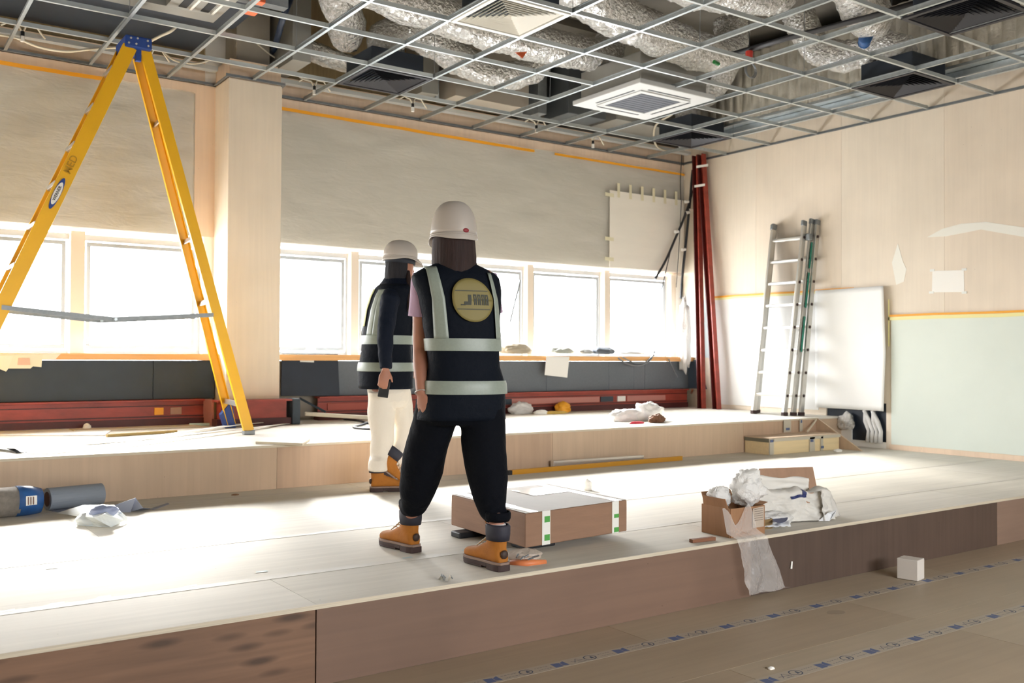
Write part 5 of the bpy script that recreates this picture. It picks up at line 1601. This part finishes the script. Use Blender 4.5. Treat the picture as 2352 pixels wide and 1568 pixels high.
def helmet(par, c, F_, w_=.118, l_=.142, h_=.15, tilt=0, mark=False):
    F_ = Vector(F_).normalized()
    Z = Vector((0, 0, 1))
    R_ = F_.cross(Z)
    if tilt:
        rot = Matrix.Rotation(tilt, 3, R_)
        F2, Z2 = rot @ F_, rot @ Z
    else:
        F2, Z2 = F_, Z
    c = Vector(c)
    h0 = None
    m_ = M()
    k = 40
    rings = []
    for i in range(15):
        a_ = (math.pi / 2) * i / 14
        rings.append([c + Z2 * h_ * math.sin(a_) ** .95 + (R_ * w_ * math.cos(q_) + F2 * l_ * math.sin(q_)) * (math.cos(a_) ** .72 if i < 14 else .02) * (1 + .012 * math.exp(-((math.cos(q_)) / .3) ** 2) * math.sin(2 * a_)) for q_ in [2 * math.pi * j / k for j in range(k)]])
    m_.loft(rings, False)
    o = m_.build('helmet_shell', M_helmet, par, smooth=True)
    thicken(o, .004)
    # skirt band with flare and peak
    def rim(q_, t):
        pk = max(0, math.sin(q_)) ** 3
        a_, b_ = w_ * (1.0 + .05 * t), l_ * (1.0 + .05 * t)
        return c - Z2 * (.03 * t + .012 * t * pk - .018 * t * (abs(math.cos(q_)) ** 4)) + R_ * a_ * math.cos(q_) + F2 * (b_ * math.sin(q_) + .055 * t * pk)
    n_ = M()
    n_.loft([[rim(2 * math.pi * j / k, t) for j in range(k)] for t in (0, .35, .7, 1)], False)
    b = n_.build('helmet_rim', M_helmet, o, smooth=True)
    thicken(b, .004)
    r_ = M()
    r_.loft([[rim(2 * math.pi * j / k, .05) * 1 + (R_ * math.cos(2 * math.pi * j / k) + F2 * math.sin(2 * math.pi * j / k)) * .003 + Z2 * z for j in range(k)] for z in (-.003, .003)], False)
    thicken(r_.build('rim_ridge', M_helmet, o, smooth=True), .004)
    s_ = M()
    s_.loft([ellring(c - Z2 * z, R_, F2, w_ * .86, l_ * .86, 32) for z in (.005, .045)], False)
    thicken(s_.build('head_strap', mat('strap_dark', '202632', .7), o, smooth=True), .004)
    if mark:
        p = c - F2 * (l_ + .002) * .985 + Z2 * .012
        M().ball(p, .016, 8, (1.0, .4, .65)).build('red_mark', mat('mark_red', '8C2A32', .5), o, smooth=True)
    return o
def boot(par, heel, dirv, pitch=0, roll_=0, L=.285, lab=None, shaft=.185):
    """work boot: heel = ground point under the heel back, dirv = toe direction on the floor"""
    d = Vector(dirv)
    d.z = 0
    d.normalize()
    Z = Vector((0, 0, 1))
    s_ = Z.cross(d)
    rot = Matrix.Rotation(pitch, 3, s_)
    X, Y, Zz = rot @ d, s_, rot @ Z
    H = Vector(heel)
    def T_(x, y, z):
        return H + X * x + Y * y + Zz * z
    def foot(x, w_, z0, z1, k=20):
        out = []
        for j in range(k):
            q_ = 2 * math.pi * j / k
            cs, sn = math.cos(q_), math.sin(q_)
            yy = w_ * math.copysign(abs(cs) ** .75, cs)
            zz = (z0 + z1) / 2 + (z1 - z0) / 2 * math.copysign(abs(sn) ** .75, sn)
            out.append(T_(x, yy, zz))
        return out
    m_ = M()
    m_.loft([foot(x, w_, .03, z) for x, w_, z in ((.004, .026, .075), (.02, .036, .10), (.05, .040, .12), (.10, .041, .125), (.14, .043, .108), (.18, .047, .088), (.22, .049, .08), (.255, .044, .076), (.275, .034, .066), (.286, .018, .052))])
    sh_r = []
    for z, x0, x1, w_ in ((.05, .004, .12, .038), (.09, .004, .118, .038), (.13, .002, .114, .040), (shaft, -.006, .106, .044)):
        sh_r.append(ellring(T_((x0 + x1) / 2, 0, z), X, Y, (x1 - x0) / 2, w_, 20))
    m_.loft(sh_r)
    up = m_.remesh('boot', M_boot, par, .006, 3)
    if lab: up['label'] = lab
    col_ = M()
    col_.loft([ellring(T_(.05, 0, z), X, Y, a_, b_, 24) for z, a_, b_ in ((shaft - .05, .0575, .0435), (shaft - .02, .061, .047), (shaft + .012, .062, .048), (shaft + .02, .056, .042))], False)
    thicken(col_.build('collar', M_collar, up, smooth=True), .008)
    tg = M()
    tg.bar(T_(.085, 0, shaft - .03), T_(.118, 0, shaft + .035), .05, .006, Y)
    tg.build('tongue', M_boot, up, bevel=.002)
    def outline(f, n_=14):
        pr = [(-.006, .022), (.0, .033), (.03, .041), (.08, .040), (.13, .041), (.18, .048), (.225, .051), (.26, .045), (.283, .032), (.295, .012)]
        return [T_(x, y * f, 0) for x, y in pr] + [T_(x, -y * f, 0) for x, y in pr[::-1]]
    def solepart(xa, xb, z0, z1, f, name, mt):
        pr = [(-.006, .022), (.0, .033), (.03, .041), (.08, .040), (.13, .041), (.18, .048), (.225, .051), (.26, .045), (.283, .032), (.295, .012)]
        import bisect
        def wv(x):
            xs_ = [p[0] for p in pr]
            i = max(0, min(len(pr) - 2, bisect.bisect(xs_, x) - 1))
            t = (x - xs_[i]) / (xs_[i + 1] - xs_[i])
            return (pr[i][1] * (1 - t) + pr[i + 1][1] * t) * f
        xs_ = [xa + (xb - xa) * i / 14 for i in range(15)]
        q_ = [T_(x, wv(x), z0) for x in xs_] + [T_(x, -wv(x), z0) for x in xs_[::-1]]
        M().poly(q_, Zz, z1 - z0).build(name, mt, up, bevel=.0025)
    solepart(-.006, .295, .028, .040, 1.02, 'welt', M_welt)
    solepart(-.006, .085, .0, .028, 1.0, 'sole', M_sole)
    solepart(.085, .295, .010, .028, .98, 'sole', M_sole)
    solepart(.125, .29, .002, .0105, .95, 'sole', M_sole)
    for i in range(4):
        x, z = .175 - i * .022, .094 + i * .014
        M().tube([T_(x + .01, -.024, z - .004), T_(x, 0, z + .012), T_(x + .01, .024, z - .004)], .0032, 6).build('lace', mat('lace', 'D8CDB8', .7), up, smooth=True)
    b = T_(.0, 0, .085)
    M().ball(T_(-.001, 0, .075), .02, 8, (.5, 1, 1), Matrix((X, Y, Zz)).transposed()).build('heel_patch', mat('heel_patch', '3A2820', .6), up, smooth=True)
    return up

# ---------------------------------------------------------------- woman seen from behind
d1 = 4.42
w1 = setp(empty('person', tuple(G(1060, 1300))), 'person walking away, seen from behind, in navy vest with round yellow logo and white helmet', 'person')
hd = Vector((_w.x, _w.y, 0)).normalized()
rt = Vector((RR.x, RR.y, 0)).normalized()
a1 = math.radians(17)
F1 = (hd * math.cos(a1) - rt * math.sin(a1)).normalized()
R1 = F1.cross(Vector((0, 0, 1)))
px1 = d1 / FPX
def row(px, py, hw, dp, d=d1):
    return (P(px, py, d), hw * d / FPX / math.cos(a1) * .98, dp)
T1 = Torso([row(1058, 968, 101, .15), row(1062, 925, 98, .155), row(1066, 885, 91, .15), row(1066, 840, 81, .13), row(1063, 790, 82, .125), row(1060, 740, 87, .125), row(1057, 690, 93, .122), row(1050, 655, 99, .118), row(1047, 636, 99, .105), row(1046, 624, 88, .088), row(1046, 614, 66, .07), row(1046, 606, 44, .058), row(1044, 598, 34, .05)], R1, F1)
zt = lambda py, d=d1, px=1060: P(px, py, d).z
v = T1.shell(zt(962), zt(601), 0, 40).build('safety_vest', M_vest, w1, smooth=True)
for vv in v.data.vertices:
    n_ = noise.noise(vv.co * 6) * .006 + noise.noise(vv.co * 15) * .003
    vv.co += Vector((vv.co.x - T1.rows[3][1].x, vv.co.y - T1.rows[3][1].y, 0)).normalized() * n_
bandshell(T1, zt(806), zt(778), .010).build('reflective_band', M_refl, v, smooth=True)
bandshell(T1, zt(903), zt(873), .010).build('reflective_band', M_refl, v, smooth=True)
def backstrip(T, x0f, x1f, z0, z1, off, name, mt, par, side='back', n=24, m_n=4):
    def f(u, v_):
        z = z0 + (z1 - z0) * u
        x = x0f(u) * (1 - v_) + x1f(u) * v_
        return (T.back if side == 'back' else T.front)(x, z, off)
    o = grid_sheet(M(), f, n, m_n).build(name, mt, par, smooth=True)
    thicken(o, .002)
    return o
kx = d1 / FPX
backstrip(T1, lambda u: (-76 - 2 * u + 2 * u * u) * kx, lambda u: (-46 - 6 * u) * kx, zt(779), zt(616), .011, 'reflective_strip', M_refl, v)
backstrip(T1, lambda u: (66 - 2 * u) * kx, lambda u: (82 - 10 * u) * kx, zt(779), zt(628), .011, 'reflective_strip', M_refl, v)
backstrip(T1, lambda u: -70 * kx, lambda u: -44 * kx, zt(806), zt(620), .011, 'reflective_strip', M_refl, v, 'front')
backstrip(T1, lambda u: 44 * kx, lambda u: 70 * kx, zt(806), zt(620), .011, 'reflective_strip', M_refl, v, 'front')
# round logo on the back
lx, lz, lr = 14 * kx, zt(692), 48 * kx
def disc(u, v_):
    a_ = 2 * math.pi * u
    return T1.back(lx + lr * v_ * math.cos(a_), lz + lr * 1.03 * v_ * math.sin(a_), .0125)
lg = thicken(grid_sheet(M(), disc, 48, 8).build('round_logo', M_logo, v, smooth=True), .0015)
def lrect(x0, x1, z0, z1, name, mt=M_logo_d, sk=0):
    def f(u, v_):
        return T1.back(lx + lr * (x0 + (x1 - x0) * u + sk * v_), lz + lr * (z0 + (z1 - z0) * v_), .0145)
    thicken(grid_sheet(M(), f, 10, 2).build(name, mt, lg), .001)
lrect(-.80, .80, .40, .45, 'logo_line')
lrect(-.80, .80, -.46, -.41, 'logo_line')
M_lp = mat('logo_letters', '43463E', .7)
lrect(-.62, -.40, -.26, -.2, 'logo_wedge', M_lp)
lrect(-.45, -.22, -.24, -.08, 'logo_wedge', M_lp)
lrect(-.28, -.12, -.24, .24, 'logo_letter', M_lp, .05)
for i, x in enumerate((.02, .22, .42, .60)):
    lrect(x, x + .05, -.24, .26, 'logo_letter', M_lp)
    lrect(x, x + .15, .18, .26, 'logo_letter', M_lp)
    lrect(x + .1, x + .15, 0, .26, 'logo_letter', M_lp)
    lrect(x, x + .15, -.02, .05, 'logo_letter', M_lp)
    lrect(x + .08, x + .15, -.24, 0, 'logo_letter', M_lp)
# skin body, one continuous mesh
bm1 = M()
hc = P(1043, 560, d1 + .03)
F1h = (hd * math.cos(math.radians(32)) - rt * math.sin(math.radians(32))).normalized()
head_mesh(bm1, hc, F1h)
bm1.tube([hc - Vector((0, 0, .06)), P(1045, 612, d1), P(1047, 640, d1)], [.055, .058, .09], 16)
bm1.loft([ellring(Vector((T1.sec(z)[0].x, T1.sec(z)[0].y, z)), R1, F1, T1.sec(z)[1] * .82, T1.sec(z)[2] * .8, 24) for z in [zt(960) + (zt(615) - zt(960)) * i / 10 for i in range(11)]])
sL, eL, wL = P(972, 645, d1), P(966, 800, d1 + .03), P(968, 905, d1 - .10)
bm1.tube([P(985, 640, d1), sL, sL.lerp(eL, .5), eL, eL.lerp(wL, .4), wL], [.05, .05, .044, .037, .036, .024], 16)
hand(bm1, wL, P(984, 945, d1 - .12) - wL, -hd + rt * -.6, 1, .92, .35, 1)
sR, eR, wR = P(1118, 645, d1 + .07), P(1130, 785, d1 + .14), P(1105, 800, d1 + .38)
bm1.tube([P(1110, 640, d1), sR, sR.lerp(eR, .5), eR, eR.lerp(wR, .5), wR], [.05, .05, .043, .038, .033, .024], 16)
hand(bm1, wR, (wR - eR), Vector((0, 0, 1)), 1, .92, .5, -1)
bR, bL = G(1158, 1312), G(956, 1269)
dR, dL = (hd * .80 - rt * .60).normalized(), (hd * .75 - rt * .66).normalized()
hipR, knR, anR = P(1102, 930, d1), P(1120, 1090, d1 - .04), bR + dR * .05 + Vector((0, 0, .15))
hipL, knL, anL = P(1010, 930, d1 + .02), P(966, 1082, d1 + .10), bL + dL * .05 + Vector((0, 0, .15))
for a_, b_, c_ in ((hipR, knR, anR), (hipL, knL, anL)):
    bm1.tube([a_, a_.lerp(b_, .5), b_, b_.lerp(c_, .35), c_, c_ - Vector((0, 0, .03))], [.078, .07, .052, .05, .036, .036], 16)
body1 = bm1.remesh('body', M_skin, w1, .0075, 2)
face_parts(w1, hc, F1h)
# lilac sleeves
for (s_, e_, w_) in ((sL, eL, 1), (sR, eR, 1)):
    m_ = M()
    m_.tube([s_ + Vector((0, 0, .035)), s_, s_.lerp(e_, .28), s_.lerp(e_, .52)], [.045, .055, .057, .062], 24, cap=False)
    o = m_.build('sleeve', M_lilac, w1, smooth=True)
    thicken(o, .004)
# bracelet
m_ = M()
q0 = wL.lerp(eL, .03)
ax = (wL - eL).normalized()
sd1 = ax.cross(Vector((0, 1, 0))).normalized()
m_.tube([q0 + (sd1 * math.cos(t_) + ax.cross(sd1) * math.sin(t_)) * .028 for t_ in np.linspace(0, 6.28, 24)], .0025, 6)
m_.build('bracelet', M_alu_bright, w1, smooth=True)
# trousers
tr = M()
tr.loft([ellring(P(px, py, d1), R1, F1, hw * kx, dp, 28, pw=.9) for px, py, hw, dp in ((1063, 905, 88, .13), (1060, 940, 93, .142), (1056, 962, 90, .14), (1054, 975, 72, .12))])
def leg(m_, pts):
    pts = [p if len(p) > 3 else (*(lambda v: (1176 + FPX * (v - CAM).dot(RR) / depth(v), 784 - FPX * (v - CAM).dot(UU) / depth(v), depth(v)))(p[0]), p[1]) for p in pts]
    m_.tube([P(*p[:3]) for p in pts], [(p[4] if len(p) > 4 else p[3] * p[2] / FPX * 1.05, p[3] * p[2] / FPX) for p in pts], 24, up=(_w.x, _w.y, 0))
leg(tr, [(1108, 925, d1, 50), (1109, 970, d1, 52), (1112, 1030, d1 - .02, 52), (1120, 1090, d1 - .04, 47), (1126, 1140, d1 - .06, 41), (1133, 1175, d1 - .08, 33), (bR + dR * .05 + Vector((0, 0, .235)), 27)])
leg(tr, [(1006, 925, d1, 52), (998, 965, d1 + .02, 50), (982, 1020, d1 + .06, 49), (968, 1080, d1 + .11, 48), (957, 1125, d1 + .16, 42), (952, 1158, d1 + .20, 32), (bL + dL * .05 + Vector((0, 0, .225)), 26)])
tro = tr.remesh('trousers', M_trous, w1, .009, 3, disp=.007, dscale=7)
for b_, d_, zz in ((bR, dR, .232), (bL, dL, .222)):
    c_ = b_ + d_ * .05 + Vector((0, 0, zz))
    m_ = M()
    m_.loft([ellring(c_ + Vector((0, 0, z)), rt, hd, .054 * f, .056 * f, 24) for z, f in ((-.012, .92), (0, 1.04), (.02, 1.06), (.03, 1.0))], False)
    thicken(m_.build('cuff', M_trous, tro, smooth=True), .004)
    m_ = M()
    m_.tube([b_ + d_ * .05 + Vector((0, 0, z)) for z in (.12, .17, .205)], [.034, .035, .036], 20)
    m_.build('sock', mat('sock', 'D8D0CC', .85), w1, smooth=True)
# hair
def hair_shell(rows, R_, F_, name, mt, par, spread=1.25):
    # rows: (centre, half width, half depth behind); a sheet that wraps the back and sides only
    def f(u, v):
        q = v * (len(rows) - 1)
        i = min(int(q), len(rows) - 2)
        t = q - i
        c = rows[i][0].lerp(rows[i + 1][0], t)
        a = rows[i][1] * (1 - t) + rows[i + 1][1] * t
        b = rows[i][2] * (1 - t) + rows[i + 1][2] * t
        an = -math.pi / 2 + (u - .5) * math.pi * spread
        n_ = 1 + .03 * noise.noise(Vector((u * 26, v * 1.2, 3))) + .02 * noise.noise(Vector((u * 60, v * 1.5, 8)))
        return c + (R_ * a * math.cos(an) + F_ * b * math.sin(an)) * n_
    o = grid_sheet(M(), f, 60, 24).build(name, mt, par, smooth=True)
    s_ = o.modifiers.new('solid', 'SOLIDIFY')
    s_.thickness = .014
    s_.offset = 0
    return o
hair_shell([(P(px, py, d1 + dd + .03), hw * kx, dp) for px, py, hw, dp, dd in ((1042, 546, 45, .092, .0), (1042, 560, 46, .1, .0), (1042, 580, 47, .104, 0), (1043, 600, 48, .105, -.005), (1044, 618, 49, .104, -.01), (1045, 632, 46, .1, -.012))], R1, F1, 'hair', M_hair, w1)
helmet(w1, P(1042, 541, d1 + .03), F1h, .103, .118, .158, 0, True)
# boots
boot(w1, bR, dR, L=.285, lab='tan right boot planted near the platform edge', )
boot(w1, bL, dL, lab='tan left boot stepping forward')

# ---------------------------------------------------------------- second person, in profile
d2 = 6.86
w2 = setp(empty('person', tuple(G(875, 1128))), 'person in profile in dark jacket and cream trousers, holding a phone, by the upper riser', 'person')
F2 = (rt * .93 + hd * .37).normalized()
R2 = F2.cross(Vector((0, 0, 1)))
k2 = d2 / FPX
def row2(px, py, hw, dp):
    return (P(px, py, d2), dp, hw * k2 / .95)
T2 = Torso([row2(886, 893, 57, .19), row2(886, 850, 57, .185), row2(888, 800, 52, .175), row2(891, 760, 51, .18), row2(895, 715, 48, .19), row2(900, 685, 44, .195), row2(904, 665, 39, .185), row2(910, 650, 32, .14), row2(915, 638, 26, .085), row2(918, 622, 24, .07)], R2, F2, .9)
z2 = lambda py, px=890: P(px, py, d2).z
v2 = T2.shell(z2(892), z2(630), 0, 36).build('jacket', M_jacket, w2, smooth=True)
vs = T2.shell(z2(890), z2(655), .006, 34, cap=False).build('safety_vest', M_vest, w2, smooth=True)
thicken(vs, .003)
bandshell(T2, z2(791), z2(771), .015).build('reflective_band', M_refl, vs, smooth=True)
bandshell(T2, z2(852), z2(832), .015).build('reflective_band', M_refl, vs, smooth=True)
for sx in (-1, 1):
    for side in ('back', 'front'):
        backstrip(T2, lambda u: sx * (.08 + .02 * u), lambda u: sx * (.13 + .015 * u), z2(771), z2(668), .016, 'reflective_strip', M_refl, vs, side)
backstrip(T2, lambda u: -.03, lambda u: .03, z2(750), z2(665), .016, 'lime_piping', M_lime, vs, 'back')
backstrip(T2, lambda u: .13 + .01 * u, lambda u: .165 + .01 * u, z2(771), z2(668), .016, 'reflective_strip', M_refl, vs, 'back')
# hood / collar
m_ = M()
m_.loft([ellring(P(px, py, d2), R2, F2, a_, b_ * k2, 26) for px, py, a_, b_ in ((908, 665, .13, 34), (905, 652, .125, 33), (910, 640, .10, 28), (915, 628, .085, 25))])
m_.remesh('hood', M_jacket, w2, .008, 2, disp=.008, dscale=12)
bm2 = M()
hc2 = P(921, 616, d2)
F2h = (rt * .80 + hd * .6 ).normalized()
head_mesh(bm2, hc2, F2h, .22)
bm2.tube([hc2 - Vector((0, 0, .06)), P(915, 648, d2), P(905, 665, d2)], [.055, .06, .09], 16)
bm2.loft([ellring(Vector((T2.sec(z)[0].x, T2.sec(z)[0].y, z)), R2, F2, T2.sec(z)[1] * .8, T2.sec(z)[2] * .8, 24) for z in [z2(890) + (z2(650) - z2(890)) * i / 10 for i in range(11)]])
sA, eA, wA = P(896, 685, d2 - .20), P(884, 775, d2 - .28), P(886, 848, d2 - .30)
bm2.tube([P(900, 680, d2 - .12), sA, sA.lerp(eA, .5), eA, eA.lerp(wA, .5), wA], [.05, .05, .045, .04, .035, .026], 16)
hand(bm2, wA, P(879, 885, d2 - .33) - wA, -hd + rt * .2, 1, .98, .55, -1)
sB, eB, wB = P(912, 685, d2 + .20), P(925, 770, d2 + .27), P(948, 830, d2 + .22)
bm2.tube([P(905, 680, d2 + .12), sB, sB.lerp(eB, .5), eB, eB.lerp(wB, .5), wB], [.05, .05, .045, .04, .035, .026], 16)
hand(bm2, wB, wB - eB, hd + rt * .2, 1, .98, .5, 1)
hA, kA, aA = P(880, 895, d2 - .08), P(878, 1005, d2 - .08), G(851, 1129) + (rt * .93 + hd * .2).normalized() * .05 + Vector((0, 0, .14))
hB, kB, aB = P(905, 895, d2 + .10), P(928, 985, d2 + .10), P(902, 1066, d2 + .06)
for a_, b_, c_ in ((hA, kA, aA), (hB, kB, aB)):
    bm2.tube([a_, a_.lerp(b_, .5), b_, b_.lerp(c_, .35), c_], [.08, .07, .055, .05, .036], 16)
bm2.remesh('body', M_skin, w2, .009, 2)
face_parts(w2, hc2, F2h)
for (s_, e_, w_) in ((sA, eA, wA), (sB, eB, wB)):
    m_ = M()
    m_.tube([s_ + Vector((0, 0, .05)) + (T2.sec(s_.z)[0] - s_) * .15, s_, s_.lerp(e_, .5), e_, e_.lerp(w_, .5), w_.lerp(e_, .02)], [.045, .07, .064, .056, .05, .042], 20)
    m_.remesh('sleeve', M_jacket, w2, .008, 2, disp=.007, dscale=11)
# phone in hand
c_ = P(882, 893, d2 - .285)
setp(M().box(-.036, .036, -.005, .005, -.06, .06).build('mobile_phone', M_black, bevel=.004), 'dark mobile phone held low in the hand of the person in profile', 'phone')
o = D.objects['mobile_phone']
o.location = c_
o.rotation_euler = (.2, .15, -.5)
# hair, loose at the front
hair_shell([(P(px, py, d2), hw, dp) for px, py, hw, dp in ((921, 600, .086, .104), (920, 615, .09, .108), (918, 634, .09, .106), (916, 650, .086, .1))], F2h.cross(Vector((0, 0, 1))), F2h, 'hair', M_hair2, w2, 1.02)
M().tube([P(937, 622, d2 - .06), P(940, 655, d2 - .10), P(940, 685, d2 - .14), P(937, 715, d2 - .15)], [.012, .018, .014, .005], 10, jit=.3).build('hair_strand', M_hair, w2, smooth=True)
# reveal the face: push hair behind
helmet(w2, P(920, 592, d2), F2h, .112, .128, .125, -.06)
b0 = G(851, 1129)
dB0 = (rt * .93 + hd * .2).normalized()
tr = M()
tr.loft([ellring(P(px, py, d2), R2, F2, a_, b_ * k2, 26) for px, py, a_, b_ in ((890, 870, .16, 46), (892, 900, .168, 47), (893, 920, .16, 44), (894, 935, .13, 34))])
leg(tr, [(877, 900, d2 - .08, 33), (876, 950, d2 - .08, 31), (878, 1005, d2 - .08, 27), (873, 1050, d2 - .07, 24), (b0 + dB0 * .05 + Vector((0, 0, .20)), 22), (b0 + dB0 * .05 + Vector((0, 0, .145)), 23)])
leg(tr, [(908, 900, d2 + .08, 33), (918, 940, d2 + .10, 31), (926, 985, d2 + .10, 27), (918, 1020, d2 + .08, 24), (906, 1048, d2 + .05, 23), (899, 1064, d2 + .04, 22)])
tr.remesh('trousers', M_cream, w2, .01, 3, disp=.008, dscale=7)
boot(w2, b0, dB0, lab='tan boot planted flat')
toe = G(925, 1126)
dd_ = (rt * .85 + hd * .3).normalized()
pit = math.radians(38)
heel = toe - dd_ * .27 * math.cos(pit) + Vector((0, 0, .27 * math.sin(pit) + .0))
boot(w2, heel, dd_, pitch=pit, lab='tan boot with the heel lifted')
